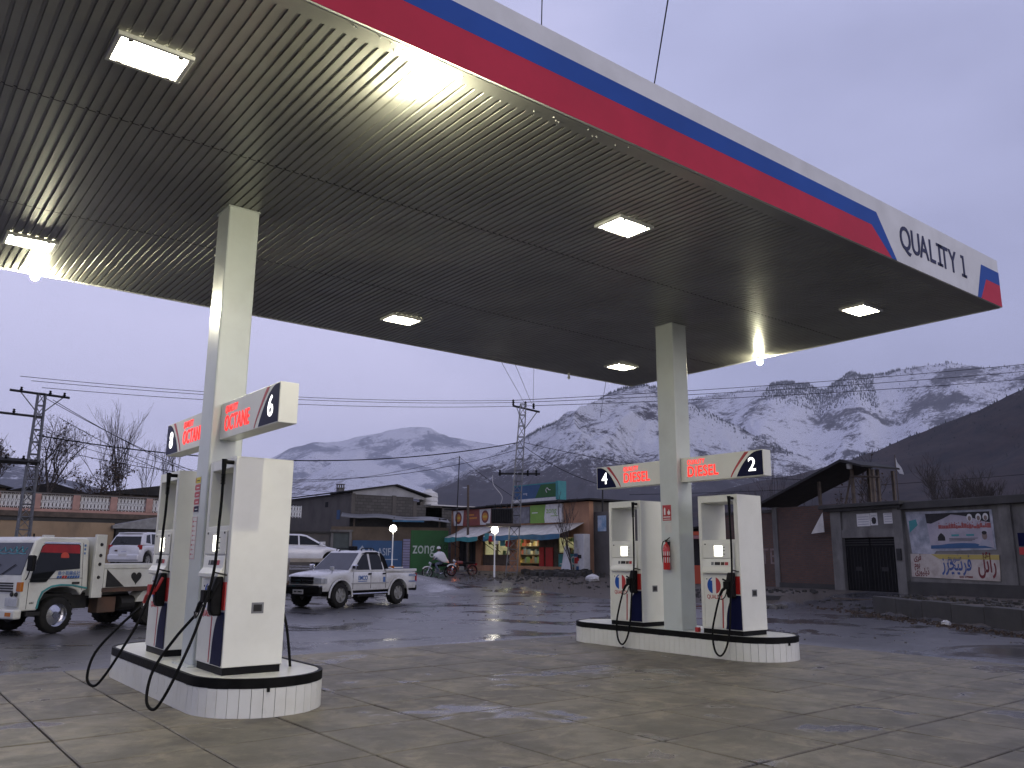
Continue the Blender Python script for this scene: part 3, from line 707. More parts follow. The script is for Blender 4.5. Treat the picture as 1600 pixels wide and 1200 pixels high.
# ------------------------------------------------------------------ mountains
RIDGE = dict(
 far=[(2193,6647,511),(2412,6571,658),(2726,6447,859),(2910,6366,931),(3098,6277,939),(3237,6206,988),(3422,6106,1038),(3607,5998,1088),(3755,5907,1081),(3884,5823,1007),(4064,5698,967),(4241,5568,936),(4580,5293,883),(4898,5000,806)],
 snowhill=[(1594,4314,298),(1742,4257,357),(1891,4193,423),(2010,4137,504),(2101,4092,535),(2224,4026,500),(2379,3936,408),(2500,3861,340),(2647,3761,279)],
 mid=[(1300,2260,150),(1346,2224,172),(1396,2193,204),(1445,2161,241),(1510,2115,282),(1575,2068,330),(1631,2024,367),(1685,1979,407),(1732,1939,429),(1792,1883,474),(1850,1826,521),(1893,1782,542),(1923,1749,543),(1959,1708,519),(2003,1656,482),(2045,1604,445),(2091,1544,404),(2143,1470,346),(2202,1381,296),(2264,1277,254),(2319,1175,221)],
 right=[(2862,2498,671),(2938,2409,721),(3060,2252,743),(3125,2160,764),(3187,2069,775),(3233,1996,767),(3266,1942,731),(3284,1911,754),(3324,1840,799),(3348,1796,778),(3406,1684,790),(3459,1572,806),(3488,1506,807),(3515,1443,786),(3556,1338,773),(3586,1256,768),(3637,1099,717),(3687,916,649),(3760,600,560)],
 near=[(690,590,62),(710,553,71),(733,521,81),(758,484,88),(774,457,95),(798,414,111),(809,393,121),(821,366,131),(830,346,139),(841,320,151),(848,299,161),(861,260,175),(876,204,187),(890,120,190)],
 left=[(-300,3000,310),(12,2999,297),(198,2993,281),(329,2981,287),(434,2968,265),(507,2956,237),(600,2939,213),(732,2909,185),(886,2866,164),(1020,2830,120)])
def resample(P, n):
    P = np.array(P, float); d = np.r_[0, np.cumsum(np.hypot(*(P[1:, :2]-P[:-1, :2]).T))]
    s = np.linspace(0, d[-1], n); return np.stack([np.interp(s, d, P[:, k]) for k in range(3)], 1), s
def mountain(name, key, m, ns, nt, reach, down, amp, seed, gsc, jag=.012, power=1.15, back=.35, label=None):
    """ridge line with slopes falling to the valley (down = horizontal unit vector) and behind"""
    rg, s = resample(RIDGE[key], ns); dv = np.array(down, float); dv /= np.linalg.norm(dv)
    t = np.r_[np.linspace(-back, 0, 8)[:-1], np.linspace(0, 1, nt)**1.25]
    T, Sg = np.meshgrid(t, s, indexing='xy')
    wob = (fbm(Sg/gsc*.6, T*1.5, seed+50, 4)-.5)*reach*.22*np.clip(np.abs(T)*3, 0, 1)
    X = rg[:, 0:1]+dv[0]*(T*reach)+wob*dv[1]; Y = rg[:, 1:2]+dv[1]*(T*reach)-wob*dv[0]
    prof = np.where(T >= 0, (1-np.clip(T, 0, 1))**power, 1+T*1.0)
    Z = rg[:, 2:3]*prof
    gul = fbm(Sg/gsc, T*reach/gsc*.35, seed, 6, True)-.62
    spur = fbm(Sg/gsc*.35, T*.7, seed+9, 3, True)-.6
    env = np.clip(T*4, 0, 1)*np.clip((1-T)*2.2, 0, 1)
    Z = Z+env*(gul*amp+spur*amp*1.6)
    Z = Z+np.where(np.abs(T) < .06, (fbm(Sg/gsc*6, T*3+5, seed+20, 4)-.5)*rg[:, 2:3]*jag*2, 0)
    Z = np.where(T >= 0, np.minimum(Z, rg[:, 2:3]*(1-T*.35)+3), Z)
    Z = Z-np.clip((T-.93)/.07, 0, 1)*20
    i = np.arange(X.size).reshape(X.shape)
    f = np.stack([i[:-1, :-1], i[1:, :-1], i[1:, 1:], i[:-1, 1:]], -1).reshape(-1, 4)
    v = np.stack([X, Y, Z], -1)
    me = bpy.data.meshes.new(name); me.from_pydata(v.reshape(-1, 3).tolist(), [], f.tolist()); me.update(); fixn(me)
    if me.polygons[len(me.polygons)//2].normal.z < 0: me.flip_normals()
    for p in me.polygons: p.use_smooth = True
    o = link(name, me, m); struct(o, label=label); return v
SN = (.56, .57, .62)
mm_far = mountain_mat('far_snow', SN, (.11, .13, .18), (.15, .165, .215), 200, 150, .009, .45, .6, math.atan2(-.85, -.52))  # dark tones lightened and blued, so haze is partly put into the colour
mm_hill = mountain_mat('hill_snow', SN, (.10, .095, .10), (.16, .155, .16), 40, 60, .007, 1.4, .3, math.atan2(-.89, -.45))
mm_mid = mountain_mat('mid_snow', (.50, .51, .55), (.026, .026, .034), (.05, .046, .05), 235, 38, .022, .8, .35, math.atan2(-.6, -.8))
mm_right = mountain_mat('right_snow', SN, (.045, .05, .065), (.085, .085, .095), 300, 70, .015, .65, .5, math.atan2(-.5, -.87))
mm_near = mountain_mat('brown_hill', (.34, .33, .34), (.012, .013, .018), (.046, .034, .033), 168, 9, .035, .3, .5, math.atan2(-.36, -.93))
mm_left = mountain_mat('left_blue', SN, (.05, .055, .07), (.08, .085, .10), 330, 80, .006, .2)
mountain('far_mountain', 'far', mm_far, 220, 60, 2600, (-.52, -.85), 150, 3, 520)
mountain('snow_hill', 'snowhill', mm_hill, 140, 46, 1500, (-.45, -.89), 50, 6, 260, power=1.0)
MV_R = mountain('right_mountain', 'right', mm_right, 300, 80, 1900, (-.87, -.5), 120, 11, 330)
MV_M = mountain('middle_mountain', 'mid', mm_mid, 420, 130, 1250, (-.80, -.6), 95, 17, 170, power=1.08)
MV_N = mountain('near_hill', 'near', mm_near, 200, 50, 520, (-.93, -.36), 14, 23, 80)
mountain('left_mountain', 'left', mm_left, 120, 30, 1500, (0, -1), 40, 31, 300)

def pines(name, V, spec, seed, label):
    """far conifer woods: thousands of small two-tier crowns in one mesh"""
    rnd = random.Random(seed); m = MB(); ns, nt = V.shape[:2]
    for (s0, s1, t0, t1, n, h) in spec:
        for _ in range(n):
            a = rnd.uniform(s0, s1)*(ns-1); b = 7+rnd.triangular(t0, t1, t0)*(nt-8)
            i, j = int(a), int(min(b, nt-2)); fa, fb = a-i, b-j
            i2 = min(i+1, ns-1)
            p = (V[i, j]*(1-fa)+V[i2, j]*fa)*(1-fb)+(V[i, j+1]*(1-fa)+V[i2, j+1]*fa)*fb
            hh = h*rnd.uniform(.5, 1.25); r = hh*rnd.uniform(.16, .26); x, y, z = p; z -= 2; th = rnd.random()*6
            for z0, z1, rr in ((.12, .7, 1), (.45, 1, .65)):
                ring = [(x+r*rr*math.cos(th+k*math.pi/2), y+r*rr*math.sin(th+k*math.pi/2), z+hh*z0) for k in range(4)]
                m.add(ring+[(x, y, z+hh*z1)], [(k, (k+1) % 4, 4) for k in range(4)])
    o = MB.build(m, name, mat('pine_needles', (.022, .032, .032), (.034, .044, .045), .05, .95)); struct(o, 'stuff', label)
pines('pine_wood', MV_M, [(.28, .58, 0, .05, 420, 11), (.22, .5, .0, .2, 240, 7), (.58, .82, 0, .1, 260, 9), (.1, .9, .05, .5, 350, 6)], 3, 'dark conifers along the crest of the snowy middle mountain')
pines('pine_forest', MV_R, [(.22, .42, .0, .32, 2300, 12), (.43, .47, .0, .03, 70, 13), (.4, 1, .0, .05, 260, 12), (.45, 1, .05, .6, 600, 9), (.0, .2, 0, .1, 140, 10)], 5, 'dark conifers scattered over the white right hand mountain')
pines('scrub_trees', MV_N, [(.3, 1, 0, .03, 220, 4.5), (.2, 1, .02, .7, 1500, 3.2)], 8, 'scrubby trees along the brown near hill')

def hillside_houses():
    rnd = random.Random(12); spots = [(560, 402, 44, 'white hillside house right of the DIESEL sign board'), (545, 420, 36, 'small pale hillside house just above the brick yard roof'), (484, 498, 40, 'pale hillside house left of the far left pump'), (470, 520, 36, 'small pale hillside house above the shop row')]
    for x, y, z, lab in spots:
        # sit on the middle mountain's foot
        d = (MV_M[:, :, 0]-x)**2+(MV_M[:, :, 1]-y)**2; q = np.unravel_index(np.argmin(d), d.shape)
        t = thing('hillside_house', lab, 'house', (x, y, z), R(51.8-90), 'houses on the hillside')
        MB().box(-5, 5, -3.5, 3.5, -12, 3.2).build('wall', M_paper, t); MB().prism([(-5.6, 3.2), (5.6, 3.2), (0, 5.2)], -4, 4).build('roof', M_steel, t)
        for k in (-3, 0, 3): MB().box(k-.7, k+.7, -3.56, -3.5, .9, 2.4).build('window', emitm('house_window_lit', (1, .96, .88), 1.6), t)
hillside_houses()
hz = MB().box(-4000, 9000, -4200, 9500, -40, 1500).build('haze', None); struct(hz, 'stuff', 'thin evening haze in the valley')
def haze_mat():
    m = bpy.data.materials.new('haze'); m.use_nodes = True; N = m.node_tree.nodes; N.clear()
    out = N.new('ShaderNodeOutputMaterial'); v = N.new('ShaderNodeVolumePrincipled')
    v.inputs['Color'].default_value = (.84, .87, 1, 1); v.inputs['Density'].default_value = .00010
    m.node_tree.links.new(v.outputs[0], out.inputs['Volume']); return m
hz.data.materials.clear(); hz.data.materials.append(haze_mat())

# ------------------------------------------------------------------ trees
def bare_tree(name, lab, loc, H, seed, spread=.55, upright=.35, levels=5, stems=1, leaves=0, trunk=.12, group=None, thick=1.0, nb=(2, 4)):
    rnd = random.Random(seed); t = thing(name, lab, 'tree', loc, 0, group)
    tr, br, lf = MB(), MB(), MB()
    def grow(p, d, L, r, lev, mb):
        n = 3; pts = [p]; q = p.copy(); dd = d.copy()
        for k in range(n):
            dd = (dd+Vector((rnd.gauss(0, .13), rnd.gauss(0, .13), rnd.gauss(.03, .08)))).normalized(); q = q+dd*(L/n); pts.append(q.copy())
        mb.tube(pts, r, 5 if lev < 2 else (4 if lev < 3 else 3), max(r*.6, .006*thick), cap=False)
        if lev >= levels:
            if leaves and rnd.random() < leaves:
                for _ in range(2):
                    c = pts[-1]+Vector((rnd.gauss(0, .12), rnd.gauss(0, .12), rnd.gauss(0, .12))); s = rnd.uniform(.03, .085)
                    a = Vector((rnd.gauss(0, 1), rnd.gauss(0, 1), rnd.gauss(0, 1))).normalized()*s; b = Vector((rnd.gauss(0, 1), rnd.gauss(0, 1), rnd.gauss(0, 1))).normalized()*s
                    lf.quad(c-a, c-b, c+a, c+b)
            return
        for k in range(rnd.randint(*nb)):
            i = rnd.randint(1, n); st = pts[i]
            side = Vector((rnd.gauss(0, 1), rnd.gauss(0, 1), 0)).normalized()
            nd = (dd*(1-spread*.6)+side*spread+Vector((0, 0, upright))).normalized()
            grow(st, nd, L*rnd.uniform(.58, .82), max(r*.55, .007*thick), lev+1, br)
        grow(pts[-1], dd, L*.72, r*.62, lev+1, br)
    for k in range(stems):
        a = rnd.random()*6.28; off = Vector((math.cos(a), math.sin(a), 0))*(.0 if stems == 1 else rnd.uniform(.1, .9))
        grow(off, Vector((off.x*.15, off.y*.15, 1)).normalized(), H*.34*rnd.uniform(.85, 1.1), trunk*rnd.uniform(.7, 1), 0, tr)
    tr.build('trunk', M_bark, t); c = br.build('crown', M_bark, t)
    if lf.v: lf.build('leaves', M_leafd, t)['kind'] = 'stuff'
    return t
bare_tree('bare_tree', 'bare tree with a few brown leaves right of the left pylon', (9.6, 59.2, 3.6), 7.2, 3, .6, .25, 5, 1, .35, .16, 'bare trees behind the balustrade')
bare_tree('bare_tree', 'spreading bare tree at the far left edge behind the balustrade', (6.2, 60.5, 3.6), 5.2, 14, .6, .25, 5, 1, .35, .12, 'bare trees behind the balustrade')
bare_tree('bare_tree', 'low leafy bare tree behind the white hatchback', (11.6, 57, 3.4), 4.6, 8, .65, .15, 5, 1, .5, .10, 'bare trees behind the balustrade')
bare_tree('bare_tree', 'thicket of upright bare stems left of the OCTANE sign', (13.4, 58.5, 3.6), 8.0, 5, .3, .6, 4, 5, 0, .06, nb=(1, 3), group= 'bare trees behind the balustrade')
bare_tree('bare_tree', 'slim bare stems nearest the left pump behind the balustrade', (15.6, 58, 3.6), 6.6, 6, .3, .6, 4, 3, 0, .05, nb=(1, 3), group= 'bare trees behind the balustrade')
bare_tree('bare_tree', 'dark bare tree with clinging leaves behind the shed roof', (42.5, 23.2, .5), 7.0, 21, .6, .25, 5, 1, .5, .12, 'bare trees behind the gate wall')
bare_tree('bare_tree', 'rounded bare tree behind the gate wall, above the poster', (41.2, 18.6, .5), 6.6, 22, .5, .4, 5, 1, .0, .10, 'bare trees behind the gate wall')
bare_tree('bare_tree', 'faint bare shrub tree at the right end behind the gate wall', (42.0, 15.6, .5), 5.2, 25, .5, .4, 5, 1, .0, .07, 'bare trees behind the gate wall')
for k, (x, y, h, lab) in enumerate([(50.2, 33.6, 9.2, 'tall thin poplar left of the shed roof'), (50.0, 31.2, 8.6, 'tall thin poplar rising behind the shed roof slope'), (52, 35.6, 8.0, 'thin poplar nearest the right hand pump')]):
    bare_tree('poplar_tree', lab, (x, y, .6), h, 40+k, .16, .9, 4, 1, 0, .07, 'poplars behind the brick yard', nb=(1, 3))
bare_tree('young_tree', 'young bare tree standing in front of the lit shop window', (28.9, 31.75, .72), 4.4, 61, .35, .7, 4, 1, 0, .055, nb=(1, 3))

# ------------------------------------------------------------------ shop row (faces -X; local x = 44 - Y, y = back)
def make_shops():
    t = thing('shop_row', 'single storey orange shop row with lit windows and awnings', 'shop', (30, 44, 0), R(-90))
    z0 = .5; top = 4.45
    # piers between the bays, lintel wall, roof
    for a, b in ((-.35, .45), (2.35, 2.95), (5.7, 6.35), (11.45, 12.4)): MB().box(a, b, 0, .3, z0, 2.62).build('pier', M_orange, t)
    lw = MB().box(-.35, 12.4, 0, .3, 2.62, top).build('front_wall', M_orange, t)
    MB().box(-.35, -.05, .3, 6, z0, top).build('side_wall', M_plaster, t); MB().box(12.1, 12.4, .3, 6, z0, top).build('side_wall', M_plaster, t)
    MB().box(-.35, 12.4, 6, 6.2, z0, top).build('back_wall', M_plaster, t)
    rf = MB(); rnd = random.Random(3); xs = np.linspace(-.7, 12.8, 16)
    for i in range(15):
        a, b = xs[i], xs[i+1]-.02; dz = rnd.uniform(0, .05)
        rf.box(a, b, -.35+rnd.uniform(-.06, .06), 6.3, top+.02+dz, top+.10+dz)
    rf.build('roof', M_roofd, t)
    MB().box(-.05, 12.1, .3, 6, z0, .95).build('floor', M_conc, t); MB().box(-.05, 12.1, .3, 6, 2.85, 2.95).build('ceiling', M_cloth, t)
    for a in (2.65, 9.0): MB().box(a-.06, a+.06, .3, 6, .95, 2.85).build('partition', M_cloth, t)
    pl = MB().box(2.6, 11.6, -.7, 0, .3, 1.08).build('plinth', M_orange, t, bevel=.03)
    MB().box(-.05, 2.35, .12, .2, .95, 2.55).build('dark_door', M_dark, t)
    for k in range(4): MB().box(.47+k*.47, .50+k*.47, .09, .12, .95, 2.55).build('door_rib', M_blackp, t)
    # bay two window
    fr = MB(); fr.box(2.95, 3.05, .1, .2, 1.08, 2.62); fr.box(5.6, 5.7, .1, .2, 1.08, 2.62); fr.box(3.05, 5.6, .1, .2, 1.62, 1.70); fr.box(4.3, 4.38, .1, .2, 1.7, 2.62); fr.build('window_frame', M_wood, t)
    MB().box(3.05, 5.6, .12, .18, 1.08, 1.62).build('counter_panel', M_wood, t); MB().box(3.05, 5.6, .145, .155, 1.7, 2.62).build('window_pane', clear_glass('shop_glass'), t)
    # bay three: open door; bay four: brown boards with red banners; bay five: window
    MB().box(8.25, 9.75, .08, .2, .95, 2.62).build('board_panel', M_wood, t)
    for a, b in ((8.35, 8.75), (8.9, 9.5)): MB().box(a, b, .0, .03, 1.0, 2.1).build('red_banner', M_redv, t)
    fr = MB(); fr.box(9.75, 9.83, .1, .2, 1.08, 2.62); fr.box(11.37, 11.45, .1, .2, 1.08, 2.62); fr.box(9.83, 11.37, .1, .2, 1.75, 1.82); fr.build('window_frame', M_wood, t)
    MB().box(9.83, 11.37, .12, .18, 1.08, 1.75).build('print_panel', M_teal, t); MB().box(9.83, 11.37, .145, .155, 1.82, 2.62).build('window_pane', clear_glass('shop_glass'), t)
    for k in range(3): MB().box(9.95+k*.45, 10.3+k*.45, .112, .12, 1.2+.1*k, 1.26+.1*k).build('print_line', M_paper, t)
    MB().prism(disc(11.05, 1.42, .22, .22, 16), .112, .12).build('print_ring', M_paper, t); MB().prism(disc(11.05, 1.42, .15, .15, 16), .108, .112).build('print_disc', M_teal, t)
    # goods and lamps inside
    gm = [mat('goods_%s' % n, c, None, 4, .5) for n, c in (('red', (.26, .06, .04)), ('yellow', (.36, .28, .10)), ('blue', (.08, .12, .2)), ('white', (.5, .48, .42)), ('green', (.10, .18, .08)), ('brown', (.16, .10, .06)))]
    for bay, (a, b) in enumerate(((2.9, 8.8), (9.1, 12.0))):
        for k in range(3): MB().box(a, b, 2.6, 3.0, 1.2+.5*k, 1.24+.5*k).build('shelf', M_wood, t)
        gs = [MB() for _ in gm]
        for k in range(3):
            x = a
            while x < b-.3:
                w = rnd.uniform(.1, .3); h = rnd.uniform(.14, .4); rnd.choice(gs).box(x, x+w*.93, 2.62, 2.95, 1.24+.5*k, 1.24+.5*k+h); x += w
        for g, m in zip(gs, gm):
            if g.v: g.build('shelf_goods', m, t)['kind'] = 'stuff'
    for a, b in ((3.4, 5.2), (6.5, 8.0), (9.8, 11.3)): MB().box(a, b, 1.2, 1.32, 2.76, 2.83).build('tube_lamp', emitm('tube_lit', (1, .88, .52), 26), t)
    MB().box(6.9, 7.5, 1.3, 1.9, .95, 1.75).build('counter', M_cloth, t)
    for a, b, z0_, z1_ in ((3.1, 5.55, 1.62, 2.62), (9.9, 11.35, 1.75, 2.62)):
        g2 = [MB(), MB(), MB()]
        for _ in range(16):
            x = rnd.uniform(a, b-.2); w_ = rnd.uniform(.08, .26); h_ = rnd.uniform(.1, .4); hang = rnd.random() < .45
            zz = z1_-h_ if hang else z0_; yy = rnd.uniform(.35, .9); rnd.choice(g2).box(x, x+w_, yy, yy+.1, zz, zz+h_)
        for g, m in zip(g2, (M_wood, gm[5], gm[4])):
            if g.v: g.build('window_goods', m, t)['kind'] = 'stuff'
    # awnings
    def awn(x0, x1, zb, zf, out, drop=.22, m=M_cloth):
        P = MB(); n = 8
        vs = []; fs = []
        for i in range(n+1):
            x = x0+(x1-x0)*i/n
            for j, (yy, zz) in enumerate(((0, zb), (-out*.5, (zb+zf)/2-.05-.04*math.sin(i*1.9)), (-out, zf-.03*math.sin(i*2.3)), (-out-.01, zf-drop-.04*math.sin(i*1.3)))): vs.append((x, yy-.01, zz))
        fs = [(i*4+j, (i+1)*4+j, (i+1)*4+j+1, i*4+j+1) for i in range(n) for j in range(3)]
        P.add(vs, fs); o = P.build('awning', m, t, smooth=60); s_ = o.modifiers.new('sheet', 'SOLIDIFY'); s_.thickness = .015
        o2 = MB().add([(x0+(x1-x0)*i/n, -out-.03, zf-.02-.03*math.sin(i*2.3)) for i in range(n+1)]+[(x0+(x1-x0)*i/n, -out-.03, zf-drop-.05-.04*math.sin(i*1.3)) for i in range(n+1)], [(i, i+1, n+2+i, n+1+i) for i in range(n)]).build('awning_valance', M_teal if x0 < 3 else M_bluec, o)
        s_ = o2.modifiers.new('sheet', 'SOLIDIFY'); s_.thickness = .01
        for x in (x0+.08, x1-.08): MB().tube([(x, 0, zf-.9), (x, -out, zf-.05)], .02, 6).build('awning_arm', M_dark, t)
    awn(1.2, 4.6, 3.38, 2.72, 1.5); awn(6.3, 12.0, 3.36, 2.75, 1.7); awn(4.75, 6.1, 3.3, 2.75, 1.2)
    # red-white tongue sign and bunting over the door
    for k, (x, z, m) in enumerate(((5.0, 2.9, M_teal), (5.9, 2.6, M_cloth), (6.5, 2.5, M_teal), (7.0, 2.45, M_redv), (5.4, 2.75, M_redv))): MB().box(x, x+.42, -1.3, -1.28, z-.32, z).build('hanging_sign', m, t)
    return t
make_shops()
def shop_signs():
    # brown board with two round emblems
    t = thing('shop_sign', 'brown sign board with a round emblem on white at each end', 'sign', (30, 44, 3.45), R(-90))
    MB().box(.0, 4.15, -.12, -.01, 0, .98).build('board', mat('brown_print', (.22, .055, .04), (.17, .045, .035), 2, .6), t)
    M_or = mat('emblem_orange', (.5, .2, .03), (.42, .16, .025), 3, .5)
    for c in (.62, 3.45):
        MB().prism([(c-.5, .02), (c+.48, .02), (c+.56, .95), (c-.58, .95)], -.13, -.12).build('white_panel', M_paper, t)
        MB().prism(disc(c, .5, .36, .38, 20), -.138, -.13).build('emblem_ring', mat('emblem_brown', (.15, .03, .03), None, 3, .5), t)
        MB().prism(disc(c, .5, .27, .24, 20), -.145, -.138).build('emblem_disc', M_or, t); MB().box(c-.2, c+.2, -.15, -.145, .44, .56).build('emblem_bar', mat('emblem_yellow', (.55, .38, .05), None, 3, .5), t)
    for k in range(2): MB().box(1.5, 2.6-.3*k, -.13, -.12, .4+.2*k, .5+.2*k).build('print_line', M_or, t)
    # grey photo board behind the transformer
    o = MB().box(4.3, 7.6, -.08, -.01, 0, .92); o = o.build('faded_board', mat('faded_print', (.20, .20, .22), (.10, .10, .12), 2.5, .6)); o.location = (30, 44, 3.45); o.rotation_euler = (0, 0, R(-90)); tag(o, 'faded grey board behind the transformer above the shops', 'sign')
    t = thing('green_white_sign', 'green and white sign board above the lit shop', 'sign', (30, 44, 3.42), R(-90))
    MB().box(7.75, 10.4, -.14, -.01, 0, 1.0).build('board', M_paper, t)
    MB().prism([(7.75, .0), (9.0, .0), (8.95, .3), (9.0, .6), (9.08, 1.0), (7.75, 1.0)], -.15, -.14).build('green_panel', M_lime, t)
    text('zong', .46, mat('lime_letter', (.22, .36, .10), None, 3, .5), t, 9.12, -.143, .52, bold=.004); text('4', .18, M_dark, t, 10.1, -.143, .78, name='letter'); text('G', .18, M_dark, t, 10.21, -.143, .78, name='letter'); MB().box(9.5, 10.1, -.145, -.14, .34, .38).build('print_line', M_lime, t); MB().box(7.9, 8.4, -.155, -.15, .55, .6).build('print_line', M_paper, t)
    # roof billboard
    t = thing('roof_billboard', 'blue and green billboard in a teal frame on the shop roof', 'billboard', (30.4, 44, 4.5), R(-90))
    MB().box(5.7, 9.65, -.06, .06, .35, 1.12).build('board', M_bluew, t); MB().prism([(7.6, .37), (9.6, .37), (9.6, 1.1), (8.1, 1.1)], -.068, -.06).build('green_panel', M_green, t)
    MB().box(5.6, 9.75, -.09, .09, .18, .35).build('lower_rail', M_paper, t); MB().box(9.65, 9.85, -.3, .3, .18, 1.2).build('end_frame', M_teal, t); MB().box(5.65, 9.7, -.08, .08, 1.12, 1.18).build('upper_rail', M_teal, t)
    MB().tube(smooth_path([(8.65, -.075, .62), (8.55, -.075, .78), (8.68, -.075, .88), (8.8, -.075, .78), (8.95, -.075, .76)], 4), .025, 6).build('white_mark', M_paper, t)
    text('zong', .2, M_paper, t, 6.5, -.062, .6)
    for x in (5.9, 7.7, 9.4): MB().box(x-.04, x+.04, -.04, .04, -.05, .2).build('leg', M_dark, t)
    # grey extension wall at the right end, pillar with posters
    o = MB().box(12.42, 17.6, .35, .6, .2, 3.9).build('side_extension_wall', M_plaster); o.location = (30, 44, 0); o.rotation_euler = (0, 0, R(-90)); tag(o, 'rough grey plaster wall right of the shop row', 'wall')
    o = MB().box(14.2-1.5, 13.3, .31, .345, 2.9, 3.7).build('blue_white_poster', mat('poster_print', (.45, .5, .56), (.12, .25, .38), 3, .7)); o.location = (30, 44, 0); o.rotation_euler = (0, 0, R(-90)); tag(o, 'torn blue and white poster on the grey wall', 'poster')
    t = thing('poster_pillar', 'white pillar covered in torn posters beside the shop', 'pillar', (29.3, 31.7, 0), R(-90))
    MB().box(-.35, .4, 0, .45, .4, 2.75).build('pillar', M_paper, t, bevel=.02)
    rnd = random.Random(9)
    for k in range(9):
        x, z = rnd.uniform(-.32, .1), rnd.uniform(.8, 2.4); MB().box(x, x+rnd.uniform(.15, .3), -.012-.003*k, -.002-.003*k, z, z+rnd.uniform(.15, .35)).build('poster', [M_redv, M_bluew, M_cloth, M_dark, M_paper, M_paper][k % 6], t)
shop_signs()

# ------------------------------------------------------------------ grey house, street wall with painted adverts
M_block = block_mat('concrete_block', (.105, .097, .09), (.075, .07, .064), (.05, .047, .043), .42, .2, .022)
M_brick = block_mat('red_brick', (.125, .062, .040), (.09, .046, .033), (.07, .06, .054), .24, .085, .014, stain=(.05, .035, .03))
def gw(p): return p
def make_grey_house():
    t = thing('grey_house', 'unfinished grey block house with a low gable roof', 'house', (24.75, 47.99, 0), 0)
    MB().box(0, .25, .25, 9.6, .5, 5.58).build('plaster_wall', M_plaster, t)
    MB().box(0, 6.9, 0, .25, .5, 4.95).build('block_wall', M_block, t)
    MB().box(0.3, 4.6, .02, .23, 4.95, 5.45).build('upper_blocks', M_block, t)
    for x in (0, 3.0, 4.6): MB().box(x-.02, x+.26, -.03, .2, .5, 5.5 if x < 4 else 5.2).build('pier', M_plaster, t)
    MB().box(.0, 5.4, 9.35, 9.6, .5, 5.5).build('back_wall', M_plaster, t); MB().box(5.3, 5.55, .25, 9.35, .5, 5.2).build('far_wall', M_plaster, t)
    MB().prism([(.1, 5.45), (5.5, 5.35), (5.5, 5.5), (3.15, 6.15), (.1, 5.62)], .06, .12).build('gable_sheet', mat('dull_sheet', (.34, .34, .35), (.24, .24, .25), 1.5, .7), t)
    r = MB(); r.prism([(-.3, 5.58), (3.17, 6.17), (5.9, 5.52), (5.9, 5.60), (3.17, 6.25), (-.3, 5.66)], -.25, 9.9); r.build('roof', M_roofd, t)
    MB().box(-.006, 0, 3.3, 3.75, 4.75, 5.1).build('vent_hole', M_blackp, t)
    MB().box(-.02, 0, 1.5, 1.95, 3.9, 4.5).build('notice_board', M_bluew, t)
    ch = MB(); ch.box(1.25, 1.65, 4.35, 4.75, 5.7, 6.15); ch.box(1.2, 1.7, 4.3, 4.8, 6.15, 6.2); ch.build('chimney', M_conc, t)
    for x in (1.28, 1.62):
        for y in (4.38, 4.72): MB().box(x-.035, x+.035, y-.035, y+.035, 6.2, 6.42).build('chimney_post', M_conc, t)
    MB().box(1.2, 1.7, 4.3, 4.8, 6.42, 6.46).build('chimney_cap', M_conc, t)
    # water tank on the low roof to the right
    k = thing('water_tank', 'white plastic water tank on the roof behind the grey house', 'tank', (31.2, 49.0, 4.97), 0)
    MB().lathe([(.001, 0), (.62, 0), (.66, .05), (.62, .3), (.66, .36), (.62, .6), (.66, .66), (.6, .92), (.25, 1.1), (.2, 1.16), (.001, 1.16)], 18).build('tank_body', M_paper, k, smooth=True)
    MB().lathe([(.001, 1.2), (.22, 1.2), (.23, 1.14)], 12).build('lid', M_paper, k, smooth=True)
    MB().box(28.6-24.75, 34-24.75, .3, 4.2, 4.85, 4.97).build('flat_roof', M_roofd, t); MB().box(5.6, 9.2, .0, .25, .5, 4.85).build('block_wall', M_block, t)
    MB().box(5.9, 9.6, -.15, .5, 4.97, 5.05).build('snow_strip', M_paper, t)
    # red roofed house behind on the left
    q = thing('red_roof_house', 'white house with a red roof seen left of the grey house', 'house', (26.5, 68, 0), R(-28))
    MB().box(-6, 4, 0, 5, 0, 4.1).build('wall', M_paper, q); MB().prism([(-6.4, 4.1), (4.4, 4.1), (3.4, 5.3), (-5.4, 5.3)], -.4, 5.4).build('roof', mat('red_roof', (.25, .05, .05), (.2, .04, .04), 1, .7), q)
    for x in (-3.8, -.6, 2.2): MB().box(x, x+1, -.03, 0, 2.4, 3.5).build('window', M_glass, q)
make_grey_house()
